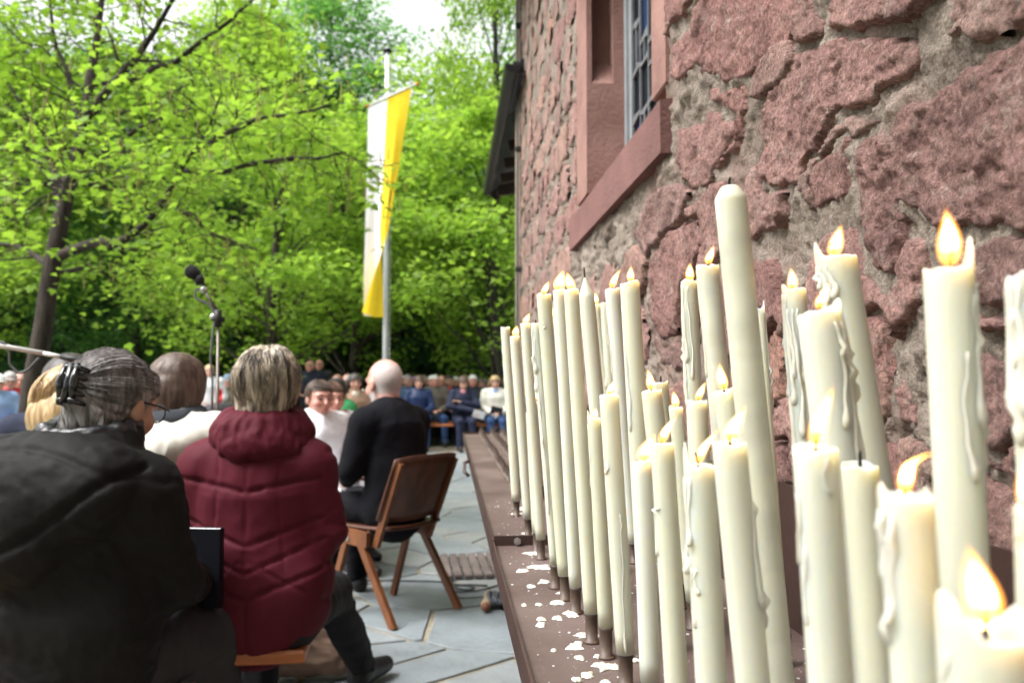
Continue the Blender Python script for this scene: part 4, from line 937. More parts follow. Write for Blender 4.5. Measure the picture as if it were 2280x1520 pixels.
# ================================================================= people
class Vol:
    def __init__(s, lo, hi, h):
        s.lo = np.array(lo, float); s.h = h; s.n = np.ceil((np.array(hi)-s.lo)/h).astype(int)+1
        s.D = np.full(s.n, .25, np.float32); s.ax = [s.lo[i]+h*np.arange(s.n[i]) for i in range(3)]
    def _box(s, lo, hi, pad):
        sl = []
        for i in range(3):
            a = int(max(0, math.floor((lo[i]-pad-s.lo[i])/s.h))); b = int(min(s.n[i], math.ceil((hi[i]+pad-s.lo[i])/s.h)+1))
            if b <= a: return None
            sl.append(slice(a, b))
        return tuple(sl)
    def _apply(s, sl, d, k, sub=False):
        A = s.D[sl]
        if sub:
            d = -d; hh = np.maximum(k-np.abs(A-d), 0)/k if k > 0 else 0; s.D[sl] = np.maximum(A, d)+(hh*hh*k*.25 if k > 0 else 0)
        else:
            hh = np.maximum(k-np.abs(A-d), 0)/k if k > 0 else 0; s.D[sl] = np.minimum(A, d)-(hh*hh*k*.25 if k > 0 else 0)
    def rc(s, a, b, ra, rb, k=.03, sy=1.0, cy=0.0):
        a = np.array(a, float); b = np.array(b, float); r = max(ra, rb)
        sl = s._box(np.minimum(a, b)-r, np.maximum(a, b)+r, .045)
        if sl is None: return s
        X = s.ax[0][sl[0]][:,None,None]; Y = s.ax[1][sl[1]][None,:,None]; Z = s.ax[2][sl[2]][None,None,:]
        if sy != 1: Y = cy+(Y-cy)/sy; a = a*[1,1,1]; b = b*[1,1,1]; a[1] = cy+(a[1]-cy)/sy; b[1] = cy+(b[1]-cy)/sy
        e = b-a; t = np.clip(((X-a[0])*e[0]+(Y-a[1])*e[1]+(Z-a[2])*e[2])/(e@e+1e-12), 0, 1)
        d = np.sqrt((X-a[0]-t*e[0])**2+(Y-a[1]-t*e[1])**2+(Z-a[2]-t*e[2])**2)-(ra+(rb-ra)*t)
        s._apply(sl, (d*(sy if sy < 1 else 1)).astype(np.float32), k); return s
    def ell(s, c, r, k=.02, Rm=None, sub=False):
        c = np.array(c, float); r = np.array(r, float); m = r.max() if Rm is not None else r
        sl = s._box(c-m, c+m, .035)
        if sl is None: return s
        X = s.ax[0][sl[0]][:,None,None]-c[0]; Y = s.ax[1][sl[1]][None,:,None]-c[1]; Z = s.ax[2][sl[2]][None,None,:]-c[2]
        if Rm is not None:
            X, Y, Z = (Rm[0,0]*X+Rm[1,0]*Y+Rm[2,0]*Z, Rm[0,1]*X+Rm[1,1]*Y+Rm[2,1]*Z, Rm[0,2]*X+Rm[1,2]*Y+Rm[2,2]*Z)
        k0 = np.sqrt((X/r[0])**2+(Y/r[1])**2+(Z/r[2])**2); k1 = np.sqrt((X/r[0]**2)**2+(Y/r[1]**2)**2+(Z/r[2]**2)**2)+1e-9
        s._apply(sl, (k0*(k0-1)/k1).astype(np.float32), k, sub); return s
    def torus(s, c, Rr, r, sy=1.0, k=.01, tilt=0.0):
        c = np.array(c, float); X = s.ax[0][:,None,None]-c[0]; Y = (s.ax[1][None,:,None]-c[1]); Z = s.ax[2][None,None,:]-c[2]-tilt*Y; Y = Y/sy
        d = np.sqrt((np.sqrt(X*X+Y*Y)-Rr)**2+(Z*.75)**2)-r; s._apply((slice(None),)*3, d.astype(np.float32), k); return s
    def mesh(s):
        D = s.D; neg = D < 0; n = D.shape
        c = [(i,j,k) for i in (0,1) for j in (0,1) for k in (0,1)]
        sh = lambda A, o: A[o[0]:n[0]-1+o[0], o[1]:n[1]-1+o[1], o[2]:n[2]-1+o[2]]
        cnt = sum(sh(neg, o).astype(np.int8) for o in c); mix = (cnt > 0) & (cnt < 8); idx = np.argwhere(mix)
        vid = np.full(mix.shape, -1, np.int64); vid[mix] = np.arange(len(idx))
        acc = np.zeros((len(idx),3)); w = np.zeros(len(idx)); val = {o: sh(D, o)[mix].astype(float) for o in c}
        for o in c:
            for ax in range(3):
                if o[ax] == 0:
                    q = list(o); q[ax] = 1; q = tuple(q); a = val[o]; b = val[q]; m = (a < 0) != (b < 0); t = np.where(m, a/(a-b+1e-12), 0)
                    p = np.array(o, float)[None,:]+np.zeros((len(idx),3)); p[:,ax] += t; acc += p*m[:,None]; w += m
        V = s.lo+s.h*(idx+acc/np.maximum(w,1)[:,None]); F = []
        for ax in range(3):
            a = neg.take(range(n[ax]-1), ax); b = neg.take(range(1,n[ax]), ax); e = np.argwhere(a != b)
            u, v = (ax+1) % 3, (ax+2) % 3; e = e[(e[:,u] > 0) & (e[:,v] > 0) & (e[:,u] < n[u]-1) & (e[:,v] < n[v]-1)]
            fl = a[tuple(e.T)]; q = []
            for du, dv in ((-1,-1),(0,-1),(0,0),(-1,0)):
                z = e.copy(); z[:,u] += du; z[:,v] += dv; q.append(vid[tuple(z.T)])
            q = np.stack(q, 1); q[~fl] = q[~fl][:,::-1]; F.append(q)
        F = np.concatenate(F); return V, F[(F >= 0).all(1)]
def vnormals(V, F):
    a = V[F[:,2]]-V[F[:,0]]; b = V[F[:,3]]-V[F[:,1]]; fn = np.cross(a, b); Nn = np.zeros_like(V)
    for i in range(4): np.add.at(Nn, F[:,i], fn)
    return Nn/(np.linalg.norm(Nn,axis=1)[:,None]+1e-12)
def folds(V, amp, s, seed, stretch=(1,1,1)):
    x, y, z = (V*np.array(stretch)*s).T
    wx = fbm(x*.6, y*.6, z*.6, 2, seed+3); a = 1-np.abs(fbm(x+wx, y+wx, z+wx*.6, 3, seed)); b = fbm(x*2.3, y*2.3, z*2.3, 2, seed+9)
    return amp*((a-.55)*1.4+.3*b)
def tinted(name, V, F, tint):
    me = mesh_np(name, V, F, True); at_ = me.attributes.new('tint', 'FLOAT_COLOR', 'POINT')
    at_.data.foreach_set('color', np.concatenate([tint, np.ones((len(tint),1))], 1).astype(np.float32).ravel()); return me
def skin_mat(name, c, sss=.15):
    m, t, b, out = newmat(name); a = N(t, 'ShaderNodeAttribute'); a.attribute_name = 'tint'
    n = noise_node(t, 30, 4, .6); r = ramp(t, n.outputs['Fac'], [(.3, tuple(x*.88 for x in c)), (.7, tuple(min(1,x*1.06) for x in c))])
    mx = N(t, 'ShaderNodeMixRGB', blend_type='MULTIPLY'); mx.inputs[0].default_value = 1
    t.links.new(r.outputs[0], mx.inputs[1]); t.links.new(a.outputs['Color'], mx.inputs[2]); t.links.new(mx.outputs[0], b.inputs['Base Color'])
    b.inputs['Roughness'].default_value = .5; b.inputs['Subsurface Weight'].default_value = sss; b.inputs['Subsurface Radius'].default_value = (1,.4,.25); b.inputs['Subsurface Scale'].default_value = .006; return m
SKINS = [skin_mat('skin_fair', (.56,.33,.25)), skin_mat('skin_rosy', (.58,.29,.23)), skin_mat('skin_tan', (.45,.25,.17))]
def rot(yaw=0, pitch=0, roll=0): return np.array(Matrix.Rotation(yaw,3,'Z') @ Matrix.Rotation(pitch,3,'X') @ Matrix.Rotation(roll,3,'Y'))
def SEATED(**kw):
    J = dict(pel=(0,0,.55), wai=(0,0,.72), che=(0,.005,.91), nb=(0,-.005,1.055), head=(0,.03,1.185), hy=0., hp=0., hr=0., sh=.175, shz=1.0, shy=-.005,
             elL=(-.245,.05,.75), elR=(.245,.05,.75), wrL=(-.10,.27,.665), wrR=(.10,.27,.665), hdL=(.75,.55,-.1), hdR=(-.75,.55,-.1),
             knL=(-.11,.43,.51), knR=(.11,.43,.51), anL=(-.11,.42,.09), anR=(.11,.42,.09), hip=.09, hipz=.53, toe=(0,1,0), hs=1.0)
    J.update(kw); return J
def STANDING(**kw):
    J = dict(pel=(0,0,.93), wai=(0,0,1.08), che=(0,.0,1.28), nb=(0,-.005,1.43), head=(0,.02,1.56), hy=0., hp=0., hr=0., sh=.185, shz=1.38, shy=0,
             elL=(-.26,.0,1.10), elR=(.26,.0,1.10), wrL=(-.16,.20,1.0), wrR=(.16,.20,1.0), hdL=(.8,.5,0), hdR=(-.8,.5,0),
             knL=(-.10,.02,.49), knR=(.10,.02,.49), anL=(-.11,-.02,.09), anR=(.11,-.02,.09), hip=.09, hipz=.9, toe=(0,1,0), hs=1.0)
    J.update(kw); return J
def A(*p): return np.array(p, float)
def head_prims(v, J):
    Rm = rot(J['hy'], J['hp'], J['hr']); c = A(*J['head']); s = J['hs']
    T = lambda x, y, z: c+Rm@(A(x,y,z)*s)
    v.ell(T(0,-.012,.028), A(.076,.096,.088)*s, .02, Rm); v.ell(T(0,.018,-.035), A(.060,.072,.080)*s, .03, Rm); v.ell(T(0,.052,-.088), A(.032,.030,.022)*s, .03, Rm)
    v.ell(T(0,.070,.028), A(.056,.026,.022)*s, .02, Rm)
    for q in (-1,1): v.ell(T(q*.041,.058,-.028), A(.026,.026,.024)*s, .025, Rm); v.ell(T(q*.079,-.004,-.008), A(.010,.020,.031)*s, .008, Rm)
    for q in (-1,1): v.ell(T(q*.030,.098,.006), A(.017,.014,.010)*s, .012, Rm, sub=True)
    v.rc(T(0,.088,.014), T(0,.113,-.024), .008*s, .013*s, .012)
    v.ell(T(0,.086,-.058), A(.024,.013,.012)*s, .012, Rm)
    v.rc(T(0,-.022,-.045), A(*J['nb'])+A(0,0,-.02), .052, .062, .03)
def hand_prims(v, w, d, side, fr=.0085):
    w = A(*w); d = A(*d); d = d/np.linalg.norm(d); up = A(0,0,1); c = np.cross(d, up); c /= np.linalg.norm(c); up = np.cross(c, d)
    Rm = np.stack([c, d, up], 1); v.rc(w-d*.05, w+d*.02, .026, .024, .015); v.ell(w+d*.055, (.038,.045,.016), .014, Rm)
    for i, (o, L) in enumerate(((-.028,.062),(-.010,.074),(.009,.070),(.026,.054))):
        a = w+d*.09+c*o; m = a+d*L*.55+c*o*.15-up*.008; e = m+d*L*.38-up*.024; v.rc(a, m, fr, fr*.95, .005); v.rc(m, e, fr*.95, fr*.8, .005)
    s = -1 if side == 'L' else 1; s = -s
    a = w+d*.03+c*.03*s; m = a+d*.03+c*.024*s; e = m+d*.03+c*.004*s; v.rc(a, m, fr*1.25, fr*1.1, .008); v.rc(m, e, fr*1.1, fr*.85, .005)
def bounds(J, pad=.16):
    P = np.array([J[k] for k in ('pel','head','elL','elR','wrL','wrR','knL','knR','anL','anR')]); lo = P.min(0)-pad; hi = P.max(0)+pad; lo[2] = max(-.02, lo[2]); hi[1] += .14; lo[1] -= .06; return lo, hi
def body_mesh(J, h, face=True, hairtint=None, beard=None, fr=.0085):
    lo, hi = bounds(J); v = Vol(lo, hi, h); sh = J['sh']; g = lambda k: A(*J[k])
    S = {q: A((-1 if q == 'L' else 1)*sh, J['shy'], J['shz']) for q in 'LR'}
    v.rc(g('pel'), g('wai'), .125, .115, .03, .7, g('pel')[1]); v.rc(g('wai'), g('che'), .115, .13, .03, .7, g('wai')[1]); v.rc(g('che'), g('nb'), .11, .06, .03, .7, g('che')[1]); v.rc(S['L'], S['R'], .052, .052, .03)
    for q in 'LR':
        s = -1 if q == 'L' else 1; v.rc(S[q], g('el'+q), .046, .038, .02); v.rc(g('el'+q), g('wr'+q), .037, .026, .015); hand_prims(v, J['wr'+q], J['hd'+q], q, max(fr, h*.8))
        hp = A(s*J['hip'], g('pel')[1], J['hipz']); v.rc(hp, g('kn'+q), .078, .055, .03); v.rc(g('kn'+q), g('an'+q), .054, .036, .02); v.rc(g('an'+q), g('an'+q)+A(*J['toe'])*.11+A(0,0,-.05), .032, .020, .02)
    head_prims(v, J); V, F = v.mesh(); V = V.copy()
    Rm = rot(J['hy'], J['hp'], J['hr']); L = ((V-A(*J['head']))@Rm)/J['hs']; tint = np.ones((len(V),3)); x, y, z = L.T
    hm = (np.abs(x) < .1) & (np.abs(y) < .14) & (z > -.13)
    def blob(c, r, colr, both=True):
        for q in ((-1,1) if both else (1,)):
            d = ((x-q*c[0])/r[0])**2+((y-c[1])/r[1])**2+((z-c[2])/r[2])**2; w = (np.clip(1.6-d, 0, 1)*hm)[:,None]; tint[:] = tint*(1-w)+w*np.array(colr)
    e = max(1.0, h/.007)
    blob((.045,.07,-.035), (.02,.04,.018), (1.08,.82,.80)); blob((0,.1,-.058), (.024*e,.03,.007*e), (.85,.5,.5), False)
    blob((.030,.088,.004), (.013*e,.03,.0065*e), (.42,.42,.45)); blob((.030,.095,.004), (.006*e,.03,.005*e), (.10,.10,.12)); blob((.031,.09,.031), (.018*e,.03,.0045*e), (.35,.27,.22))
    if hairtint is not None:
        w = (sstep(.0,.05,-y+.55*(z-.01)*0+.02)*sstep(.115,.075,z+.25*np.abs(y+.03))*sstep(-.075,-.035,z)*hm*(np.abs(x) < .3)*(1-((np.abs(x) > .074) & (np.abs(y+.004) < .026) & (np.abs(z+.008) < .036))))[:,None]; tint[:] = tint*(1-w*.85)+w*.85*np.array(hairtint)
    if beard is not None:
        w = (sstep(.0,.03,y+.01)*sstep(-.03,-.055,z)*hm)[:,None]; tint[:] = tint*(1-w*.9)+w*.9*np.array(beard)
    return tinted('body', V, F, tint), V
def jacket_vol(J, h, fat=1.0, arm=1.0, skirt=.165, sleeve=True, pad=.2):
    lo, hi = bounds(J, pad); v = Vol(lo, hi, h); g = lambda k: A(*J[k]); sh = J['sh']; f = fat
    S = {q: A((-1 if q == 'L' else 1)*sh, J['shy'], J['shz']) for q in 'LR'}; cy = g('wai')[1]
    v.rc(g('pel')+A(0,0,-.02), g('wai'), skirt*f, .155*f, .04, .74, g('pel')[1]); v.rc(g('wai'), g('che'), .155*f, .170*f, .04, .74, cy); v.rc(g('che'), g('nb')+A(0,0,-.05), .165*f, .085, .05, .72, g('che')[1]); v.rc(S['L'], S['R'], .062*f, .062*f, .05)
    for q in 'LR':
        v.rc(g('nb')+A(0,0,-.02), S[q], .055, .058, .04)
        v.rc(S[q], g('el'+q), .068*arm, .058*arm, .025)
        if sleeve: d = g('wr'+q)-g('el'+q); v.rc(g('el'+q), g('el'+q)+d*.93, .058*arm, .043*arm, .02)
    return v
def trouser_mesh(J, h, fat=1.0):
    lo, hi = bounds(J); v = Vol(lo, hi, h); g = lambda k: A(*J[k])
    v.rc(g('pel')+A(-.06,0,-.02), g('pel')+A(.06,0,-.02), .12*fat, .12*fat, .03, .85, g('pel')[1])
    for q in 'LR':
        s = -1 if q == 'L' else 1; hp = A(s*J['hip'], g('pel')[1], J['hipz']); v.rc(hp, g('kn'+q), .095*fat, .072*fat, .035); v.rc(g('kn'+q), g('an'+q)+A(0,0,.0), .072*fat, .055*fat, .025)
    V, F = v.mesh(); Nn = vnormals(V, F); V = V+Nn*folds(V, .007, 9, 33, (1,.6,.7))[:,None]; return mesh_np('trousers', V, F)
def shoe_mesh(J, q, h=.009):
    a = A(*J['an'+q]); t = A(*J['toe']); t = t/np.linalg.norm(t); z0 = a[2]-.09
    v = Vol(a-.22, a+.26, h); v.rc(a+A(0,0,-.02)-t*.01, a+A(0,0,-.045)-t*.02, .042, .042, .02); v.rc(a+A(0,0,-.05)-t*.02, a+t*.16+A(0,0,-.058), .040, .034, .03); v.rc(a+t*.02+A(0,0,-.025), a+t*.12+A(0,0,-.05), .036, .03, .02)
    V, F = v.mesh(); V[:,2] = np.maximum(V[:,2], z0+.002); return mesh_np('shoe', V, F)
def hair_mesh(J, style, seed=0, n=44, m=34, grow=1.0):
    """hair shell round the skull: rows from the crown down, columns round the head"""
    Rm = rot(J['hy'], J['hp'], J['hr']); c = A(*J['head']); s = J['hs']
    length = {'short':-.055,'crop':-.03,'bob':-.105,'long':-.21,'fringe':-.05,'cap':.02,'pony':-.05}[style]; vol = {'short':.016,'crop':.006,'bob':.024,'long':.018,'fringe':.006,'cap':.010,'pony':.010}[style]*grow
    V = []; ok = []
    for i in range(m+1):
        t = i/m
        for k in range(n):
            ph = 2*math.pi*k/n; fx, fy = math.sin(ph), math.cos(ph)          # ph = 0 is the face
            back = .5-.5*math.cos(ph)
            lim = length*back**.35 if style not in ('cap',) else length
            fr = sstep(.30,.42,k/n if k <= n/2 else 1-k/n)                   # 0 at face, 1 behind the ears
            hl = .058 if style != 'cap' else .03
            zend = hl+(lim-hl)*float(sstep(.10 if style in ('bob','long') else .17,.26 if style in ('bob','long') else .30, min(k/n,1-k/n)))
            th = t*1.0; ztop = .028+.088+vol
            z = ztop+(zend-ztop)*(1-math.cos(min(1,t*1.0)*math.pi/2)) if t < 1 else zend
            zz = (z-.028)/(.088+vol); rr = math.sqrt(max(0, 1-zz*zz)) if zz > 0 else max(.80, 1-.10*zz*zz)
            if style in ('bob','long') and zz < 0: rr = 1.02+.10*math.sin(min(1,-zz*1.1)*math.pi)*(1 if style == 'bob' else .6)-.12*max(0,-zz-.9)
            wv = 1+.035*float(fbm(ph*5+seed, z*14, seed, 3, 3))
            V.append(c+Rm@(A((.076+vol)*rr*fx*wv, (.096+vol)*rr*fy*wv-.012, z)*s))
    F = []
    for i in range(m):
        for k in range(n):
            j = (k+1) % n; F.append((i*n+k, (i+1)*n+k, (i+1)*n+j, i*n+j))
    if style == 'fringe': F = [f for f in F if f[0]//n > m*.45 and .2 < (f[0] % n)/n < .8]
    V = np.array(V)
    if style == 'cap':
        mb = MB(); mb.v = [tuple(q) for q in V]; mb.f = F
        br = [c+Rm@(A(.075*math.sin(a), .085*math.cos(a), .034)*s) for a in np.linspace(-1.0,1.0,9)]; bo = [c+Rm@(A(.080*math.sin(a), .085*math.cos(a)+.075*math.cos(a*1.4), .022)*s) for a in np.linspace(-1.0,1.0,9)]
        mb.add(br+bo, [(i,i+1,i+10,i+9) for i in range(8)]); return mb.mesh('cap', True)
    return mesh_np('hair', V, F, True)
def strands(path_fn, n, r0, seed, pts=8):
    r = random.Random(seed); mb = MB()
    for i in range(n):
        P = path_fn(r)
        if P is None: continue
        mb.tube(P, np.interp(np.linspace(0,1,len(P)), [0,.2,.8,1], [.4*r0,r0,r0*.9,.2*r0]), 3, cap=False)
    return mb
def cloth(name, c, rough=.85, bump=.25, bs=180, sheen=.0, v=1.25): return M('cloth_'+name, c, tuple(min(1,x*v) for x in c), scale=7, rough=rough, bump=bump, bscale=bs, spec=.3, bdist=.002, sheen=sheen)
def hairmat(name, c1, c2, st=(40,40,5)): return M('hair_'+name, c1, c2, scale=2.0, rough=.45, bump=.6, bscale=3.0, stretch=st, spec=.5, lo=.38, hi=.62, bdist=.004)
H_GREY = hairmat('grey', (.075,.066,.064), (.30,.275,.27)); H_BROWN = hairmat('brown', (.045,.026,.018), (.12,.075,.055)); H_BLOND = hairmat('blond', (.28,.17,.075), (.58,.42,.22)); H_DARK = hairmat('dark', (.012,.009,.008), (.04,.028,.024)); H_WHITE = hairmat('white', (.45,.45,.45), (.72,.72,.72))
H_STREAK = hairmat('streaked', (.060,.046,.036), (.50,.42,.32), (26,26,3)); H_AUB = hairmat('auburn', (.09,.04,.025), (.2,.10,.06))
MBLACK = cloth('black', (.008,.008,.010), .8); MSHOE = M('shoe_leather', (.010,.010,.011), (.02,.02,.022), rough=.4, bump=.2)
def wrap(o): return o

# ---------------------------------------------------------------- woman in the dark hooded jacket (nearest)
def near_person(label, px, Y, yaw, z0=0.0):
    p = at(px, 850, Y=Y); return thing('person', label, 'person', (p[0], Y, z0), yaw, None)
p1 = near_person('person with grey hair in a claw clip, dark hooded jacket and glasses, seen from behind', 178, 2.02, R(-14))
J1 = SEATED(head=(.05,.055,1.140), hy=R(-10), hp=R(-12), sh=.175, shz=.945, che=(0,-.01,.90), nb=(.02,.0,1.04), elL=(-.27,.06,.74), elR=(.20,.07,.73), wrL=(-.12,.30,.67), wrR=(.12,.30,.67))
bm, _ = body_mesh(J1, .0085); put('body', bm, SKINS[2], p1)
v = jacket_vol(J1, .0075, 1.14, 1.2, .18); v.rc((-.09,-.04,.66), (.09,-.04,.66), .14, .14, .06, .8)
v.ell((-.01,-.135,.955), (.215,.085,.125), .05, rot(0,R(-14),0)); v.ell((-.03,-.165,.85), (.105,.055,.085), .05); v.rc((-.12,-.09,1.0), (.13,-.08,1.0), .060, .060, .04); v.torus((.02,-.005,1.055), .098, .030, .95, .02, .25)
V, F = v.mesh(); Nn = vnormals(V, F); 
d = folds(V, .007, 3.4, 11, (1,1,.8))+folds(V@rot(0,0,R(38)), .0042, 9, 19, (.45,1,1.5))+.0015*fbm(V[:,0]*60,V[:,1]*60,V[:,2]*60,2,5)
yb = V[:,2]; hood = .84+1.25*np.abs(V[:,0]+.03)**1.4
edge = np.abs(yb-hood); d -= .012*np.exp(-(edge/.012)**2)*(V[:,1] < -.05)*(np.abs(V[:,0]) < .25)
d -= .006*np.exp(-((yb-1.005-.05*np.cos(V[:,0]*9))/.007)**2)*(V[:,1] < 0)
put('jacket', mesh_np('jacket', V+Nn*d[:,None], F), M('cloth_charcoal_jacket', (.0032,.0028,.0027), (.0046,.004,.0038), scale=7, rough=.7, bump=.25, bscale=260, spec=.22, bdist=.002), p1)
# quilted shiny inner collar
vc = Vol((-.2,-.2,1.0), (.25,.2,1.2), .006); vc.torus((.025,.0,1.083), .092, .024, .95, .01, .22); V, F = vc.mesh(); Nn = vnormals(V, F); ang = np.arctan2(V[:,1], V[:,0]-.025)
put('collar', mesh_np('collar', V+Nn*(.003*np.sin(ang*11+2*np.sin(ang*3))+.005*fbm(V[:,0]*30,V[:,1]*30,V[:,2]*50,3,3))[:,None], F), M('cloth_shiny_black', (.014,.014,.016), (.03,.03,.034), rough=.25, bump=.3, bscale=60), p1)
put('trousers', trouser_mesh(J1, .011, 1.1), cloth('greydark', (.03,.028,.032)), p1)
for q in 'LR': put('shoe', shoe_mesh(J1, q), MSHOE, p1)
Rm1 = rot(J1['hy'], J1['hp'], J1['hr']); c1 = A(*J1['head'])
hv = Vol(c1-.2, c1+.2, .005)
T1 = lambda x, y, z: c1+Rm1@A(x,y,z)
hv.ell(T1(0,-.014,.034), (.086,.106,.093), .02, Rm1); hv.ell(T1(0,-.06,-.03), (.066,.055,.06), .03, Rm1); hv.ell(T1(0,.055,.055), (.068,.045,.052), .02, Rm1); hv.ell(T1(-.0,-.110,.025), (.038,.028,.050), .02, Rm1)
hv.ell(T1(0,.10,-.03), (.11,.085,.075), .02, Rm1, sub=True)
V, F = hv.mesh(); L = (V-c1)@Rm1; Nn = vnormals(V, F); clipp = A(0,-.115,.03)
dv = L-clipp; an = np.arctan2(dv[:,2], dv[:,0]); dd = np.linalg.norm(dv, axis=1)
V = V+Nn*((.0035*fbm(an*9, dd*8, 0, 3, 7)+.002*fbm(an*26, dd*10, 0, 2, 8))*sstep(.0,.05,dd))[:,None]
hair = put('hair', mesh_np('hair', V, F), H_GREY, p1)
def st1(r):
    fly = r.uniform(.02,.09) if r.random() < .15 else 0; x0 = r.uniform(-1,1); a = r.uniform(-.9,2.6); st = A(.088*math.cos(a)*(1 if x0 > 0 else -1), r.uniform(-.02,.085), .03+.09*math.sin(a))
    if a < .2 and st[1] > .0: st[1] = r.uniform(-.06,.0)
    P = []
    for t in np.linspace(0,1,9):
        q = st*(1-t)+clipp*t; u = q-A(0,-.014,.034); k_ = math.sqrt((u[0]/.089)**2+(u[1]/.109)**2+(u[2]/.096)**2); u = u/k_*(1.0+.02*math.sin(t*3.1)+r.uniform(0,.012)+fly*math.sin(t*math.pi))
        P.append(T1(*(u+A(0,-.014,.034))))
    return P
put('strands', strands(st1, 900, .0011, 3).mesh(smooth=True), H_GREY, hair)
def st1b(r):
    a = r.uniform(-1,1); P = []; b0 = A(.06*a,-.085,-.02)
    for t in np.linspace(0,1,6): P.append(T1(*(b0+A(.02*a*t, -.012*t+.02*t*t, -.085*t))+A(r.uniform(-.002,.002),0,0)))
    return P
put('nape_strands', strands(st1b, 220, .0012, 5).mesh(smooth=True), H_GREY, hair)
cl = MB()
for sd_ in (-1,1):
    for k in range(5):
        z = .070-.019*k; cl.tube([T1(sd_*.003,-.138,z), T1(sd_*.018,-.142,z-.004), T1(sd_*.030,-.130,z-.008), T1(sd_*.032,-.108,z-.010)], [.006,.0065,.006,.004], 7)
    cl.tube([T1(sd_*.017,-.140,.075), T1(sd_*.020,-.145,.03), T1(sd_*.017,-.138,-.018)], [.006,.010,.005], 8)
cl.tube([T1(0,-.140,.074), T1(0,-.143,-.016)], .009, 8)
put('hair_clip', cl.mesh(smooth=True), M('clip_gloss', (.008,.008,.01), (.015,.015,.02), rough=.12, spec=.7), p1)
gl = MB()
for q in (-1,1):
    gl.tube([T1(q*.082,-.005,.012), T1(q*.080,.06,.014), T1(q*.070,.108,.010)], .0022, 6)
    gl.tube([T1(q*.034+.030*math.cos(a), .112-.010*abs(math.cos(a)), .002+.022*math.sin(a)) for a in np.linspace(0, 2*math.pi, 20)], .002, 6)
gl.tube([T1(-.008,.116,.008), T1(.008,.116,.008)], .002, 6)
put('glasses', gl.mesh(smooth=True), M('glasses_black', (.01,.01,.012), rough=.3), p1)

# ---------------------------------------------------------------- person in the burgundy quilted jacket
p2 = near_person('person with short streaked hair in a burgundy quilted jacket on the bench', 578, 2.48, R(-2))
J2 = SEATED(head=(.02,.02,1.172), hy=R(-4), hp=R(-2), sh=.150, shz=.955, nb=(0,-.005,1.04), elL=(-.195,.03,.77), elR=(.195,.02,.77), wrL=(-.10,.24,.68), wrR=(.10,.24,.68), knL=(-.10,.42,.50), knR=(.13,.46,.47), anL=(-.10,.46,.09), anR=(.19,.86,.10), toe=(.45,.85,.05))
bm, _ = body_mesh(J2, .0085); put('body', bm, SKINS[0], p2)
v = jacket_vol(J2, .0065, 1.04, 1.08, .155); v.rc((-.125,.0,.555), (.125,.0,.555), .085, .085, .06, 1.3); v.rc((-.12,.0,.64), (.12,.0,.64), .10, .10, .06, 1.2)
V, F = v.mesh(); Nn = vnormals(V, F); ax = np.abs(V[:,0]); bk = sstep(.02,-.05,V[:,1]); core2 = sstep(.215,.195,ax)
def seam(dist, w=.007): return np.exp(-(dist/w)**2)
zz = V[:,2]; d = .0; puff = np.zeros(len(V)); sm = np.zeros(len(V))
for zc, sl_ in ((.895,.22),(.745,.40),(.672,.45),(.600,.42)):
    dist = zz-(zc+sl_*ax-.25*ax*ax); sm = np.maximum(sm, seam(dist)*(1 if zc not in (.735,) else .6)); puff += 0
sm = np.maximum(sm, seam(V[:,0], .005)*.6*(zz < 1.0)); sm = np.maximum(sm, seam(zz-(.66+.0*ax-.55*(ax-.09)), .006)*.5*(ax < .2)); sm = np.maximum(sm, seam(ax-.115-.03*np.sin(zz*5), .005)*.35*(zz > .66))
d = -.0075*sm*bk*core2+folds(V, .0030, 7, 41, (1,1,.8))+.0028*fbm(V[:,0]*34, V[:,1]*30, zz*16, 3, 47)*(.3+1.5*sm)
arm = 1-core2; d += -.006*arm*seam(np.mod(zz+.2*V[:,1],.105)-.05, .010)
put('jacket', mesh_np('jacket', V+Nn*d[:,None], F), M('cloth_burgundy', (.070,.006,.014), (.088,.008,.018), scale=7, rough=.72, bump=.2, bscale=320, spec=.18, bdist=.002), p2)
vc = Vol((-.25,-.22,.95), (.27,.22,1.2), .006); vc.torus((.012,.0,1.072), .084, .036, .95, .03, .10); vc.torus((.012,-.005,1.040), .108, .036, .9, .04, .12); V, F = vc.mesh(); Nn = vnormals(V, F); ang = np.arctan2(V[:,1], V[:,0]-.012)
put('collar', mesh_np('collar', V+Nn*(.007*(fbm(ang*4, V[:,2]*16, 0, 3, 21))+.003*np.abs(np.sin(ang*7+V[:,2]*25)))[:,None], F), cloth('burgundy', (.115,.008,.022)), p2)
put('trousers', trouser_mesh(J2, .011, 1.0), MBLACK, p2)
for q in 'LR': put('shoe', shoe_mesh(J2, q), MSHOE, p2)
Rm2 = rot(J2['hy'], J2['hp']); c2 = A(*J2['head']); T2 = lambda x, y, z: c2+Rm2@A(x,y,z)
hv = Vol(c2-.22, c2+.2, .005); hv.ell(T2(0,-.014,.034), (.088,.108,.092), .02, Rm2); hv.ell(T2(0,-.045,-.02), (.078,.068,.075), .03, Rm2); hv.ell(T2(0,-.055,-.075), (.062,.040,.05), .03, Rm2); hv.ell(T2(.01,-.02,.085), (.066,.075,.042), .03, Rm2); hv.ell(T2(0,.10,-.045), (.12,.085,.09), .02, Rm2, sub=True)
V, F = hv.mesh(); L = (V-c2)@Rm2; Nn = vnormals(V, F); ph = np.arctan2(L[:,0], -L[:,1]-.0)
V = V+Nn*((.006*fbm(ph*6+L[:,2]*6, L[:,2]*9, 0, 3, 7)+.0025*fbm(ph*24+L[:,2]*14, L[:,2]*10, 0, 2, 8)))[:,None]
hair = put('hair', mesh_np('hair', V, F), H_STREAK, p2)
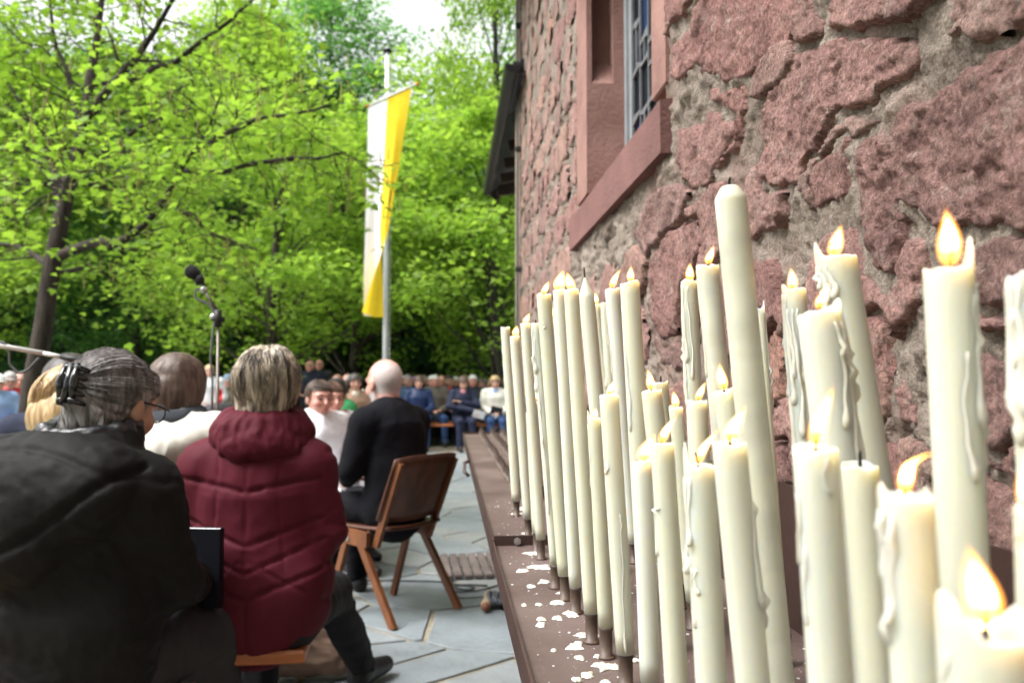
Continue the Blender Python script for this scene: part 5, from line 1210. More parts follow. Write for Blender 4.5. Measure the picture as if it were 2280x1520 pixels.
def st2(r):
    ph0 = r.uniform(-2.2,2.2); dph = r.uniform(-.35,.5); zt = r.uniform(-.2,1.25); ln = r.uniform(.5,1.0); P = []; lift = r.uniform(0,.05) if r.random() < .8 else r.uniform(.05,.13)
    for t in np.linspace(0,1,8):
        el = zt-ln*t*1.1; p_ = ph0+dph*t; rr = 1.0+lift*math.sin(t*math.pi*.9)+.03*r.random()*t
        ce = math.cos(el) if el > -1.2 else .36; u = A(.090*math.sin(p_)*max(.62,ce), -.110*math.cos(p_)*max(.5,ce), .094*math.sin(el) if el > 0 else .115*math.sin(el))*rr
        if u[1] > .03 and u[2] < .03: return None
        P.append(T2(*(u+A(0,-.014,.034))))
    return P
put('strands', strands(st2, 1500, .0013, 8).mesh(smooth=True), H_STREAK, hair)

# ---------------------------------------------------------------- bald man in black on the wooden chair
c3 = (at(1003,1350,Z=0)+at(870,1400,Z=0))/2; YAW3 = R(48)
f3 = A(-math.sin(YAW3), math.cos(YAW3), 0); o3 = c3+f3*.30
p3 = thing('person', 'bald man with a short white beard in a black coat on the wooden chair', 'person', (o3[0]+.05, o3[1], 0), YAW3)
J3 = SEATED(pel=(0,-.03,.565), wai=(0,-.035,.74), che=(0,.0,.93), nb=(0,.02,1.07), head=(.0,.06,1.19), hy=R(-8), hp=R(-8), shz=.985, shy=.01, sh=.190, elL=(-.235,.06,.75), elR=(.235,.06,.75), wrL=(-.08,.26,.67), wrR=(.08,.26,.67), knL=(-.12,.40,.52), knR=(.12,.42,.52), anL=(-.12,.38,.09), anR=(.14,.42,.09), hs=1.12)
bm, _ = body_mesh(J3, .0062, hairtint=(.80,1.5,1.85), beard=(1.05,2.0,2.5)); put('body', bm, SKINS[1], p3)
v = jacket_vol(J3, .0085, 1.12, 1.12, .175); v.torus((0,.01,1.055), .075, .026, 1.0, .02, .1); v.rc((-.07,.0,.555), (.07,.06,.555), .105, .10, .04)
V, F = v.mesh(); Nn = vnormals(V, F); put('coat', mesh_np('coat', V+Nn*(folds(V,.007,5,51,(1,1,.6))+.001*fbm(V[:,0]*60,V[:,1]*60,V[:,2]*60,2,5))[:,None], F), M('cloth_blackcoat', (.0045,.0045,.0065), (.006,.006,.009), scale=7, rough=.9, bump=.3, bscale=300, spec=.15, bdist=.002), p3)
put('trousers', trouser_mesh(J3, .012), cloth('blackcoat', (.010,)*3), p3)
for q in 'LR': put('shoe', shoe_mesh(J3, q), MSHOE, p3)

# ---------------------------------------------------------------- person in the white jacket, heads beyond
def simple_jacket(J, h, fat, arm, seed, amp=.007, collar=True, skirt=.165):
    v = jacket_vol(J, h, fat, arm, skirt)
    if collar: v.torus(A(*J['nb'])+A(0,.0,.005), .078, .026, .95, .02, .1)
    V, F = v.mesh(); Nn = vnormals(V, F); return mesh_np('jacket', V+Nn*folds(V,amp,7,seed,(1,1,.7))[:,None], F)
p4 = near_person('person with shoulder length brown hair in a white hooded jacket', 392, 3.25, R(-16))
J4 = SEATED(head=(-.02,.05,1.175), hy=R(-16), hp=R(-10))
bm, _ = body_mesh(J4, .011); put('body', bm, SKINS[0], p4)
v = jacket_vol(J4, .008, 1.12, 1.2, .175); v.ell((.03,-.12,.96), (.15,.06,.075), .05, rot(0,R(-12),R(-18))); v.rc((-.12,-.08,1.0), (.12,-.08,.96), .05,.05,.04); V, F = v.mesh(); Nn = vnormals(V, F)
put('jacket', mesh_np('jacket', V+Nn*(folds(V,.010,6,61,(1,1,.8)))[:,None], F), cloth('white', (.62,.60,.54), .75, .2, 200), p4)
vc = Vol((-.25,-.22,.95), (.25,.22,1.2), .008); vc.torus((-.01,.0,1.06), .092, .034, .95, .01, .12); V, F = vc.mesh(); Nn = vnormals(V, F); put('scarf', mesh_np('scarf', V+Nn*folds(V,.006,12,3)[:,None], F), cloth('slate', (.03,.035,.042)), p4)
put('trousers', trouser_mesh(J4, .014), cloth('greydark', (.03,)*3), p4)
for q in 'LR': put('shoe', shoe_mesh(J4, q, .012), MSHOE, p4)
put('hair', hair_mesh(J4, 'long', 4, 60, 40, 1.3), H_BROWN, p4)
p5 = near_person('person with wavy blond hair sitting beyond the grey haired one', 140, 2.85, R(20))
J5 = SEATED(head=(.02,.05,1.105), hp=R(-18), hy=R(10), nb=(0,.0,1.0), shz=.95, che=(0,.0,.86))
bm, _ = body_mesh(J5, .012); put('body', bm, SKINS[0], p5); put('jacket', simple_jacket(J5, .010, 1.1, 1.1, 5), cloth('blacksoft', (.008,.008,.009)), p5); put('trousers', trouser_mesh(J5, .014), MBLACK, p5)
for q in 'LR': put('shoe', shoe_mesh(J5, q, .012), MSHOE, p5)
hr = put('hair', hair_mesh(J5, 'bob', 9, 60, 40, 1.6), H_BLOND, p5)
Rm5 = rot(J5['hy'], J5['hp']); c5 = A(*J5['head'])
def st5(r):
    ph0 = r.uniform(-2.1,2.1); P = []; zt = r.uniform(0,1.3)
    for t in np.linspace(0,1,9):
        el = zt-1.9*t; p_ = ph0+.15*math.sin(t*9+ph0*3); rr = 1.06+.05*math.sin(t*8+ph0*5); P.append(c5+Rm5@(A(.112*math.sin(p_)*max(.85,math.cos(el)) if el < 0 else .112*math.sin(p_)*math.cos(el), (-.130*math.cos(p_)*(max(.85,math.cos(el)) if el < 0 else math.cos(el))), .108*math.sin(el))*rr+A(0,-.014,.028)))
    return P
put('strands', strands(st5, 700, .0016, 12).mesh(smooth=True), H_BLOND, hr)
p6 = near_person('dark haired person behind the blond one, under the microphone boom', 150, 3.3, R(5))
J6 = SEATED(head=(.0,.04,1.175), hp=R(-8))
bm, _ = body_mesh(J6, .013); put('body', bm, SKINS[0], p6); put('jacket', simple_jacket(J6, .011, 1.1, 1.1, 15), cloth('navy', (.012,.016,.035)), p6); put('trousers', trouser_mesh(J6, .014), MBLACK, p6); put('hair', hair_mesh(J6, 'long', 14, 50, 36, 1.2), H_DARK, p6)
for q in 'LR': put('shoe', shoe_mesh(J6, q, .012), MSHOE, p6)

# ---------------------------------------------------------------- altar servers in white
def boy_strands(J, seed):
    Rm = rot(J['hy'], J['hp'], J['hr']); c = A(*J['head']); s = J['hs']
    def fn(r):
        ph0 = r.uniform(-math.pi, math.pi); face = abs(ph0) < 1.0; zt = r.uniform(.7,1.4); end = .42 if face else -.35; P = []
        for t in np.linspace(0,1,7):
            el = zt+(end-zt)*t; p_ = ph0+.25*t; P.append(c+Rm@(A(.086*math.sin(p_)*math.cos(el), .106*math.cos(p_)*math.cos(el)-.012, .028+.100*math.sin(el))*s*(1+.02*r.random())))
        return P
    return strands(fn, 420, .0017, seed)
def server(label, px, Y, yaw, scale, seed, hairm):
    p = near_person(label, px, Y, yaw); J = SEATED(hy=R(-8), hp=R(-4), hs=1.08, elR=(.26,.08,.74), wrL=(-.08,.34,.66), wrR=(.10,.33,.62))
    bm, _ = body_mesh(J, .0085); put('body', bm, SKINS[1], p)
    v = jacket_vol(J, .011, 1.2, 1.45, .20); g = lambda k: A(*J[k])
    v.rc((-.1,.05,.5), (-.12,.44,.47), .13,.11,.04); v.rc((.1,.05,.5), (.12,.44,.47), .13,.11,.04); v.rc((0,.1,.48), (0,.46,.42), .14,.12,.05); v.rc((0,.40,.42), (0,.42,.34), .13,.12,.06)
    for q in 'LR': v.rc(g('el'+q), g('wr'+q)-A(0,0,.03), .085,.105,.03)
    V, F = v.mesh(); Nn = vnormals(V, F); put('surplice', mesh_np('surplice', V+Nn*(folds(V,.014,5,seed,(1,1,.35))+folds(V,.005,13,seed+2,(1,1,.4)))[:,None], F), cloth('surplice', (.78,.78,.82), .8, .15, 120, v=1.05), p)
    vc = Vol((-.3,-.25,.9), (.3,.25,1.15), .009); vc.rc((-.12,.0,1.035), (.12,.0,1.035), .062,.062,.03); vc.torus((0,.0,1.055), .075,.03,.95,.02); V, F = vc.mesh(); put('red_collar', mesh_np('red_collar', V, F), cloth('server_red', (.55,.018,.014), .7), p)
    hr_ = put('hair', hair_mesh(J, 'short', seed, 48, 34, .45), hairm, p); put('strands', boy_strands(J, seed).mesh(smooth=True), hairm, hr_)
    put('trousers', trouser_mesh(J, .015), MBLACK, p)
    for q in 'LR': put('shoe', shoe_mesh(J, q, .013), MSHOE, p)
    p.scale = (scale,)*3; return p
server('altar server boy in white surplice with red collar, nearer of two', 706, 5.55, R(-138), .92, 71, H_BROWN)
server('altar server boy in white surplice leaning behind the first boy', 737, 6.05, R(-146), .91, 77, H_AUB)
# ================================================================= the congregation
CJ = {'lap': SEATED(), 'lapm': SEATED(sh=.195, shz=1.03, nb=(0,0,1.08), head=(0,.04,1.215), hp=R(-4), elL=(-.27,.04,.76), elR=(.27,.04,.76), knL=(-.16,.43,.51), knR=(.16,.43,.51), anL=(-.17,.44,.09), anR=(.16,.38,.09)),
      'read': SEATED(head=(0,.075,1.165), hp=R(-26), wrL=(-.13,.30,.74), wrR=(.13,.30,.74), hdL=(.5,.7,.2), hdR=(-.5,.7,.2)),
      'cross': SEATED(head=(0,.06,1.175), hp=R(-14), elL=(-.25,.12,.78), elR=(.25,.12,.78), wrL=(.06,.19,.84), wrR=(-.16,.30,.70), hdL=(.8,.1,.3), hdR=(-.2,.8,-.3)),
      'stand': STANDING(), 'standm': STANDING(sh=.205)}
CM = {}
for k, J in CJ.items():
    bm, _ = body_mesh(J, .0115); CM[k] = dict(body=bm, jacket=simple_jacket(J, .013, 1.08 if 'm' not in k else 1.14, 1.1, 90+len(CM), .006), trousers=trouser_mesh(J, .014), shoeL=shoe_mesh(J,'L',.013), shoeR=shoe_mesh(J,'R',.013), hair={})
    v = Vol(A(*J['nb'])-.2, A(*J['nb'])+.2, .011); v.torus(A(*J['nb'])+A(0,.01,.012), .070, .026, .95, .01, -.15); v.ell(A(*J['nb'])+A(0,.095,-.04), (.05,.035,.06), .03); V, F = v.mesh(); CM[k]['scarf'] = mesh_np('scarf', V+vnormals(V,F)*folds(V,.006,14,4)[:,None], F)
def crowd_hair(k, st):
    if st not in CM[k]['hair']: CM[k]['hair'][st] = hair_mesh(CJ[k], st, 3, 32, 22)
    return CM[k]['hair'][st]
COLS = {'navy blue':(.014,.028,.085),'dark navy':(.010,.014,.035),'black':(.009,.009,.011),'white':(.72,.72,.68),'grey brown':(.10,.085,.07),'olive':(.10,.095,.06),'purple':(.09,.075,.30),'light blue':(.22,.32,.55),'red':(.42,.022,.025),'tan':(.30,.19,.13),'green':(.035,.24,.085),'steel blue':(.06,.10,.17),'charcoal':(.022,.022,.026),'pink':(.5,.22,.26),'beige':(.36,.30,.22),'maroon':(.10,.012,.016),'cream':(.6,.56,.46)}
def cc(n): return cloth(n.replace(' ','_'), COLS[n], .7 if n != 'navy blue' else .42)
HC = {'blond':H_BLOND,'brown':H_BROWN,'dark':H_DARK,'grey':H_GREY,'white':H_WHITE,'auburn':H_AUB}
MCAP = {'grey blue cap': cloth('capblue', (.12,.17,.22)), 'grey cap': cloth('capgrey', (.30,.28,.28)), 'white cap': cloth('capwhite', (.7,.75,.75)), 'purple cap': cloth('cappurple', (.36,.16,.42))}
MJEANS = cloth('jeans', (.022,.05,.13), .8); MPAPER = M('paper', (.72,.74,.80), (.8,.82,.86), rough=.8)
CROWD = 'people of the congregation'
def member(px, Y, pose, jc, hairc, style, yaw=None, tr='black', scarf=None, s=1.0, skin=0, note='', label=None, paper=None):
    p = at(px, 850, Y=Y); rz = math.pi+R(yaw if yaw is not None else RNGC.uniform(-38, 40))
    hd = 'bald head' if hairc == 'bald' else (hairc if style == 'cap' else f'{hairc} {"hair" if style != "bob" else "bobbed hair"}')
    lb = label or f'{"standing" if "stand" in pose else "seated"} person with {hd} in {jc} jacket{note}'
    o = thing('person', lb, 'person', (p[0], Y, 0), rz, CROWD); o.scale = (s,)*3; m = CM[pose]
    put('body', m['body'], SKINS[skin], o); put('jacket', m['jacket'], cc(jc), o); put('trousers', m['trousers'], MJEANS if tr == 'jeans' else cc(tr), o)
    put('shoe', m['shoeL'], MSHOE, o); put('shoe', m['shoeR'], MSHOE, o)
    if style == 'cap': put('cap', crowd_hair(pose,'cap'), MCAP[hairc], o); put('hair', crowd_hair(pose,'fringe'), H_GREY, o)
    elif hairc != 'bald': put('hair', crowd_hair(pose,style), HC[hairc], o)
    else: put('hair', crowd_hair(pose,'fringe'), H_WHITE, o)
    if scarf: put('scarf', m['scarf'], cc(scarf), o)
    if paper: # sheet held in the hand: a thing of its own
        q = Matrix.Translation((p[0],Y,0)) @ Matrix.Rotation(rz,4,'Z'); w = q @ Vector(paper[0])
        s_ = put('song_sheet', MB().box((-.105,-.001,-.07), (.105,.001,.07)).mesh(), paper[1] if len(paper) > 1 else MPAPER, None, w, paper[2] if len(paper) > 2 else 'white song sheet in the hand of the person with crossed arms', 'paper'); s_.rotation_euler = (R(-20), R(-14), rz)
    return o
RNGC = random.Random(4)
def sport_mat():
    m, t, b, out = newmat('sports_jacket'); b.inputs['Roughness'].default_value = .6; tc = N(t, 'ShaderNodeTexCoord'); s = N(t, 'ShaderNodeSeparateXYZ'); t.links.new(tc.outputs['Object'], s.inputs[0])
    ab = N(t, 'ShaderNodeMath', operation='ABSOLUTE'); t.links.new(s.outputs['X'], ab.inputs[0])
    r1 = ramp(t, ab.outputs[0], [(.155,(0,)*3),(.165,(1,)*3),(.235,(1,)*3),(.245,(0,)*3)]); mz = N(t, 'ShaderNodeMapRange'); mz.inputs['From Min'].default_value = .9; mz.inputs['From Max'].default_value = 1.5; t.links.new(s.outputs['Z'], mz.inputs['Value'])
    r2 = ramp(t, mz.outputs[0], [(.05,(0,)*3),(.1,(1,)*3),(.55,(1,)*3),(.6,(0,)*3)]); mu = N(t, 'ShaderNodeMath', operation='MULTIPLY'); t.links.new(r1.outputs[0], mu.inputs[0]); t.links.new(r2.outputs[0], mu.inputs[1])
    mx = N(t, 'ShaderNodeMixRGB'); mx.inputs[1].default_value = (.66,.68,.72,1); mx.inputs[2].default_value = (.5,.02,.025,1); t.links.new(mu.outputs[0], mx.inputs[0]); t.links.new(mx.outputs[0], b.inputs['Base Color']); return m
MSPORT = sport_mat()
# front row and the ones picked out in the photograph
member(932,14.9,'lap','navy blue','brown','bob',6,'jeans',label='person with light brown bob in shiny navy jacket and jeans, front row')
member(968,15.9,'lapm','grey brown','white','crop',4,'jeans',skin=1,label='man with white hair in grey brown coat behind the shiny navy jacket')
member(1030,14.7,'cross','dark navy','brown','bob',8,'dark navy',scarf='pink',label='person with crossed arms, navy coat and pink scarf, front row',paper=((-.22,.42,.64),))
member(1102,14.9,'lap','white','blond','bob',2,'jeans',scarf='light blue',label='person with blond bob, white jacket and light blue scarf, front row',paper=((.0,.36,.70),cc('charcoal'),'small dark booklet in the hands of the person in white'))
member(908,15.8,'lapm','steel blue','grey','short',0,'charcoal',label='person with grey hair in steel blue jacket behind the black coat')
member(918,16.8,'lap','light blue','purple cap','cap',3,label='person in purple cap and light blue jacket')
member(894,17.0,'lapm','charcoal','white','short',-4,scarf='white',label='white haired person in charcoal jacket beyond the bald man')
member(880,15.6,'lap','steel blue','white cap','cap',5,label='person in white cap and steel blue jacket beyond the bald man')
member(1000,16.6,'lapm','dark navy','dark','short',6,scarf='red',label='dark haired person with red scarf between navy coat and grey brown coat')
member(1052,16.0,'lapm','charcoal','white','short',6,skin=1,label='white haired man just behind the crossed arms person')
member(945,17.2,'lapm','black','grey','crop',4,label='grey haired person in black between the front row heads')
member(982,17.0,'lapm','black','bald','fringe',10,skin=1,scarf='white',label='bald man with white collar in black jacket')
member(690,16.0,'standm','dark navy','bald','fringe',-8,skin=1,s=.96,label='bald man standing in dark navy jacket, first of two')
member(711,16.9,'standm','charcoal','bald','fringe',-4,skin=1,s=.985,label='bald man standing in charcoal jacket behind the other bald man')
sp0 = member(466,13.6,'stand','white','blond','short',12,'maroon',s=.875,label='person standing in white and red sports jacket, short blond hair')
for ch_ in sp0.children:
    if ch_.name.startswith('jacket'): ch_.material_slots[0].link = 'OBJECT'; ch_.material_slots[0].material = MSPORT
member(507,14.6,'lapm','olive','grey blue cap','cap',20,'light blue',label='man in grey blue cap and olive jacket')
member(424,14.4,'lap','purple','dark','short',-10,'purple',label='person in purple jacket beside the white jacket')
member(444,17.0,'lapm','grey brown','white','crop',0,label='white haired person behind the purple jacket')
member(536,16.2,'lapm','black','white','crop',6,skin=1,label='white haired person in black by the streaked hair')
member(765,7.6,'read','green','dark','short',-65,'jeans',s=.95,label='dark haired person in green jacket with bowed head')
member(790,11.5,'lap','tan','dark','bob',15,scarf='cream',label='dark haired person in tan coat with cream scarf')
member(773,14.6,'lapm','charcoal','bald','fringe',0,scarf='white',skin=1,label='bald man with white collar behind the green jacket')
member(752,13.2,'lap','beige','auburn','short',0,label='auburn haired person in beige jacket behind the boys')
member(782,13.8,'lap','white','grey','bob',4,label='grey haired person in white jacket behind the green jacket')
member(22,11.4,'lapm','red','grey cap','cap',30,label='man in grey cap and red jacket by the maple trunk')
member(44,12.6,'lapm','navy blue','bald','fringe',25,skin=1,label='bald man in navy blue beside the maple trunk')
member(-6,11.0,'lap','light blue','white cap','cap',35,label='person in white cap and light blue jacket')
# further rows, only where they show between the near people
combo = [(j,h,s) for j in ('black','charcoal','dark navy','grey brown','olive','maroon','steel blue','beige','cream') for h,s in (('grey','short'),('brown','bob'),('dark','short'),('white','short'),('bald','fringe'),('auburn','bob'),('blond','short'))]
RNGC.shuffle(combo); ci = 0
for Y, xs in ((16.4,(1075,1128,960)),(17.6,(900,932,958,1012,1040,1068,1092,1120,725,795,520)),(18.9,(886,915,946,972,996,1026,1056,1082,1106,1132,740,770,430,460,490,552)),(20.2,(898,928,962,990,1018,1046,1072,1098,1122,725,756,790,445,478,512,30,60)),(21.6,(884,912,940,976,1004,1034,1060,1088,1112,738,778,420,500))):
    for x in xs:
        j, h, s = combo[ci % len(combo)]; ci += 1
        member(x+RNGC.uniform(-5,5), Y+RNGC.uniform(-.2,.2), RNGC.choice(['lap','lapm','read','lapm']), j, h, s, None, RNGC.choice(['black','charcoal','jeans']), s=RNGC.uniform(.95,1.04), skin=RNGC.choice([0,0,1,2]), note=' in the rows behind' )
print('combos used', ci, len(combo))
# benches under the rows
MBENCH = M('bench_orange', (.30,.085,.022), (.42,.14,.045), scale=5, rough=.4, bump=.15, bscale=30, stretch=(1,8,8))
def bench(name, label, a, b, w=.26, z=.45, group=None, th=.035):
    a = np.array(a, float); b = np.array(b, float); c = (a+b)/2; L = np.linalg.norm(b-a); ang = math.atan2(b[1]-a[1], b[0]-a[0])
    o = thing(name, label, 'bench', (c[0],c[1],0), ang, group)
    put('seat', MB().box((-L/2,-w/2,z-th),(L/2,w/2,z),.006).mesh(), MBENCH, o)
    for s in (-1,1):
        put('leg', MB().box((s*(L/2-.3)-.03,-w/2+.03,z-th-.05),(s*(L/2-.3)+.03,w/2-.03,z-th-.001)).bar((s*(L/2-.3),-w/2+.04,z-th-.04),(s*(L/2-.3),-w/2+.02,0),.04,.03,(0,1,0)).bar((s*(L/2-.3),w/2-.04,z-th-.04),(s*(L/2-.3),w/2-.02,0),.04,.03,(0,1,0)).mesh(), M('bench_leg', (.02,.022,.02), (.035,.035,.033), rough=.5), o)
    return o
for i, (Y, spans) in enumerate(((14.85,((-.9,1.2),)),(15.85,((-1.3,1.0),)),(17.1,((-1.3,1.3),(-3.6,-1.8))),(18.9,((-1.6,1.6),(-4.3,-2.2),(-6.4,-4.5))),(20.2,((-1.5,1.6),(-4.2,-2.2),(-7,-5))),(21.6,((-1.6,1.6),(-4.2,-2.4))))):
    for k, (a, b) in enumerate(spans): bench('bench', f"{('front','second','third','fourth','fifth','sixth')[i]} row congregation bench {('beside the candle rack end','behind the flagpole and standing men','beyond the microphone stand')[k]}", (a,Y,0), (b,Y,0), group='congregation benches')
bx = at(690,1418,Z=.45); b2a = (bx[0]-1.75, bx[1]-.24+.02)
bench('bench', 'worn orange wooden bench under the burgundy jacket', (bx[0]-1.7,2.44,0), (bx[0],2.52,0), .27)
bench('bench', 'bench carrying the white hooded jacket and dark hair', (-2.6,3.27,0), (-.7,3.27,0), .27)
bench('bench', 'bench beneath the grey haired person in dark jacket', (-2.3,1.99,0), (-.62,2.03,0), .27)
bench('bench', 'bench beneath the blond person', (-2.4,2.86,0), (-.95,2.86,0), .24)
# ================================================================= chairs, flag, microphones, things on the ground
MWOODR = M('chair_redwood', (.050,.017,.009), (.095,.034,.017), scale=4, rough=.35, bump=.12, bscale=20, stretch=(6,6,1)); MWOODO = M('chair_orangewood', (.115,.038,.013), (.18,.066,.024), scale=4, rough=.4, bump=.12, bscale=20, stretch=(6,6,1))
def chair(label, loc, rz, back=MWOODR, legs=MWOODO, seat=MWOODR, group=None):
    o = thing('wooden_chair', label, 'chair', loc, rz, group)
    # seat: shallow curved plate
    n = 12; V = []; F = []
    for k, dz in ((0,0),(1,-.018)):
        for i in range(n+1):
            for j in range(n+1):
                u = i/n*2-1; w = j/n*2-1; V.append((.205*u*(1-.06*max(0,-w)), .205*w, .452+dz+.012*(u*u)+.010*max(0,-w)**2-.008*max(0,w)**3))
    m = (n+1)**2
    for i in range(n):
        for j in range(n):
            a = i*(n+1)+j; F += [(a,a+n+1,a+n+2,a+1), (m+a,m+a+1,m+a+n+2,m+a+n+1)]
    for i in range(n):
        for (a, b) in ((i,i+1),(n*(n+1)+i+1,n*(n+1)+i),((i+1)*(n+1),i*(n+1)),(i*(n+1)+n,(i+1)*(n+1)+n)): F.append((a,b,m+b,m+a))
    put('seat', mesh_np('seat', V, F, True), seat, o)
    for s in (-1,1):
        x = s*.225
        put('leg', MB().bar((x,-.02,.425),(x*1.06,-.30,.0),.026,.038,(0,1,.4)).mesh(), legs, o)
        put('leg', MB().bar((x,.05,.425),(x*1.04,.19,.0),.026,.034,(0,1,-.3)).mesh(), legs, o)
        put('side_rail', MB().bar((x,-.10,.405),(x,.15,.415),.028,.075).mesh(), legs, o)
        put('bolt', MB().tube([(x+s*.015,.04,.40),(x+s*.019,.04,.40)], .012, 10).mesh(), M('steel', (.3,)*3), o)
        put('back_post', MB().bar((s*.19,-.12,.37),(s*.20,-.30,.80),.026,.036,(0,1,.3)).mesh(), legs, o)
    n = 14; V = []; F = []
    for k in (0,1):
        for i in range(n+1):
            u = i/n*2-1
            for j in range(7):
                w = j/6; z = .49+.345*w-.018*abs(u)**4*(1 if w > .5 else -1); V.append((.225*u, -.165-.42*(z-.47)-.05*(1-u*u)+(.012 if k else 0)+.018, z))
    m = (n+1)*7
    for i in range(n):
        for j in range(6):
            a = i*7+j; F += [(a,a+7,a+8,a+1), (m+a,m+a+1,m+a+8,m+a+7)]
    for i in range(n): F += [(i*7,m+i*7,m+i*7+7,i*7+7), (i*7+6,i*7+13,m+i*7+13,m+i*7+6)]
    for j in range(6): F += [(j,j+1,m+j+1,m+j), (n*7+j,m+n*7+j,m+n*7+j+1,n*7+j+1)]
    put('backrest', mesh_np('backrest', V, F, True), back, o); return o
chair('wooden chair with curved red brown back under the bald man', (o3[0]-.04*f3[0], o3[1]-.04*f3[1], 0), YAW3)
for i, (px, Y, rz, lb) in enumerate(((706,5.55,R(-138),'orange wooden chair under the nearer altar server boy'),(737,6.05,R(-146),'orange wooden chair under the second altar server boy'))):
    p = at(px,850,Y=Y); ch = chair(lb, (p[0],Y,0), rz, MWOODO, MWOODO, MWOODO); ch.scale = (.93,)*3
# ---- flag
FY = 14.0; fp = at(857,850,Y=FY); ft = at(856,118,Y=FY)
pole = thing('flagpole', 'white flagpole with black cap rising above the congregation', 'flagpole', (fp[0],FY,0))
H = ft[2]; put('pole', MB().lathe([(.042,0),(.039,H*.5),(.034,H)], 16).mesh(smooth=True), M('pole_white', (.62,.64,.66), (.7,.72,.74), rough=.35), pole)
put('cap', MB().lathe([(.06,H),(.075,H+.02),(.075,H+.05),(.03,H+.07)], 16).mesh(smooth=True), MBLACK, pole)
put('halyard', MB().tube([(.07,-.02,.6),(.075,-.02,H*.5),(.065,-.02,H-.1)], .006, 5).mesh(), M('rope', (.4,.4,.38), rough=.9), pole)
flag = thing('flag_banner', 'white and yellow banner flag hanging from a crossbar on the pole', 'flag', (fp[0],FY,H-1.2))
fo = A(fp[0],FY,H-1.2)
b0 = at(819,236,Y=FY-.18)-fo; b1 = at(928,187,Y=FY-.18)-fo
put('crossbar', MB().tube([b0,b1], .018, 8).mesh(smooth=True), M('bar_white', (.6,.6,.58)), flag)
for e in (b0,b1): put('bar_end', MB().ell(e,(.03,.03,.03)).mesh(smooth=True), M('bar_orange', (.55,.16,.03)), flag)
tp_ = at(862,150,Y=FY-.06)-fo; put('cord', MB().tube([b0*.97+b1*.03,tp_,b1*.95+b0*.05], .006, 5).mesh(), MBLACK, flag)
keys = [(0,(238,226,214,204,194),(820,842,863,890,917),(.12,.12,.12,.12,.12)),(.3,(378,374,370,366,362),(817,838,854,874,890),(.10,.16,.13,.10,.16)),(.6,(515,)*5,(813,831,845,856,864),(.10,.18,.15,.06,.10)),
        (.8,(612,612,612,612,612),(810,834,852,846,833),(.10,.20,.12,.02,-.02)),(1,(703,705,706,706,694),(809,834,854,832,806),(.10,.22,.12,.0,-.04))]
kt = [k[0] for k in keys]
def flag_pt(u, v):
    us = np.linspace(0,1,5)
    rowi = lambda k, j: np.interp(u, us, keys[k][j])
    y = np.interp(v, kt, [rowi(k,1) for k in range(5)]); x = np.interp(v, kt, [rowi(k,2) for k in range(5)]); d = np.interp(v, kt, [rowi(k,3) for k in range(5)])
    return at(x, y, Y=FY-.30+d+.018*math.sin(u*14+v*5)*v)-fo
for nm, u0, u1, mt in (('white_half',0,.5,M('flag_white', (.84,.84,.86), (.88,.88,.9), rough=.8)),('yellow_half',.5,1,M('flag_yellow', (.80,.55,.012), (.86,.62,.02), rough=.8))):
    nu, nv = 12, 44; V = []; F = []
    for k in (0,1):
        for i in range(nu+1):
            for j in range(nv+1): V.append(flag_pt(u0+(u1-u0)*i/nu, j/nv)+A(0,.003*k,0))
    m = (nu+1)*(nv+1)
    for i in range(nu):
        for j in range(nv):
            a = i*(nv+1)+j; F += [(a,a+nv+1,a+nv+2,a+1), (m+a,m+a+1,m+a+nv+2,m+a+nv+1)]
    put(nm, mesh_np(nm, V, F, True), mt, flag)
# ---- microphone stand
MMET = M('stand_metal', (.10,.085,.075), (.17,.15,.13), rough=.4, metal=.6); MBLK = M('black_plastic', (.012,.012,.013), (.02,.02,.022), rough=.5); MSILV = M('silver', (.55,.55,.55), metal=.9, rough=.3)
sy = 3.45; sp_ = at(489,850,Y=sy); st = thing('microphone_stand', 'microphone on a thin stand beyond the white hooded jacket', 'microphone stand', (sp_[0],sy,0)); so = A(sp_[0],sy,0)
L_ = lambda px, py, dy=0: at(px,py,Y=sy+dy)-so
put('base', MB().lathe([(.14,0),(.14,.015),(.05,.03),(.02,.05)], 24).mesh(smooth=True), MBLK, st)
put('pole', MB().tube([(0,0,.03),L_(486,712)], .0065, 10).mesh(smooth=True), MMET, st)
put('clutch', MB().tube([L_(486,728),L_(485,690)], .016, 10).tube([L_(472,708),L_(500,712)], .011, 8).mesh(smooth=True), MBLK, st); put('knob', MB().ell(L_(475,705),(.014,.014,.014)).mesh(smooth=True), MSILV, st)
put('boom', MB().tube([L_(485,695),L_(454,645)], .007, 8).mesh(smooth=True), MMET, st); put('joint', MB().ell(L_(453,644),(.014,.014,.014)).mesh(smooth=True), MSILV, st)
mic = put('microphone', MB().tube([L_(446,634),L_(444,622),L_(440,614)], [.018,.02,.018], 10).tube([L_(451,626),L_(436,613)], [.013,.018], 12).mesh(smooth=True), MBLK, st)
put('windscreen', MB().tube([L_(442,618),L_(436,612),L_(428,606),L_(419,601),L_(414,599)], [.018,.025,.029,.026,.011], 14).mesh(smooth=True), M('foam', (.010,.010,.011), (.022,.022,.022), scale=60, rough=1, bump=.8, bscale=300), mic)
put('cable', MB().tube(wobble([L_(450,640),L_(434,648),L_(436,665),L_(465,677),L_(480,700)],.004,5,16), .0045, 6).tube(wobble([L_(478,712),L_(471,760),L_(470,800),L_(474,850)]+[A(-.03,0,.3),A(-.08,.02,.02)],.005,6,18), .0045, 6).mesh(smooth=True), M('cable_grey', (.10,.105,.11), rough=.5), st)
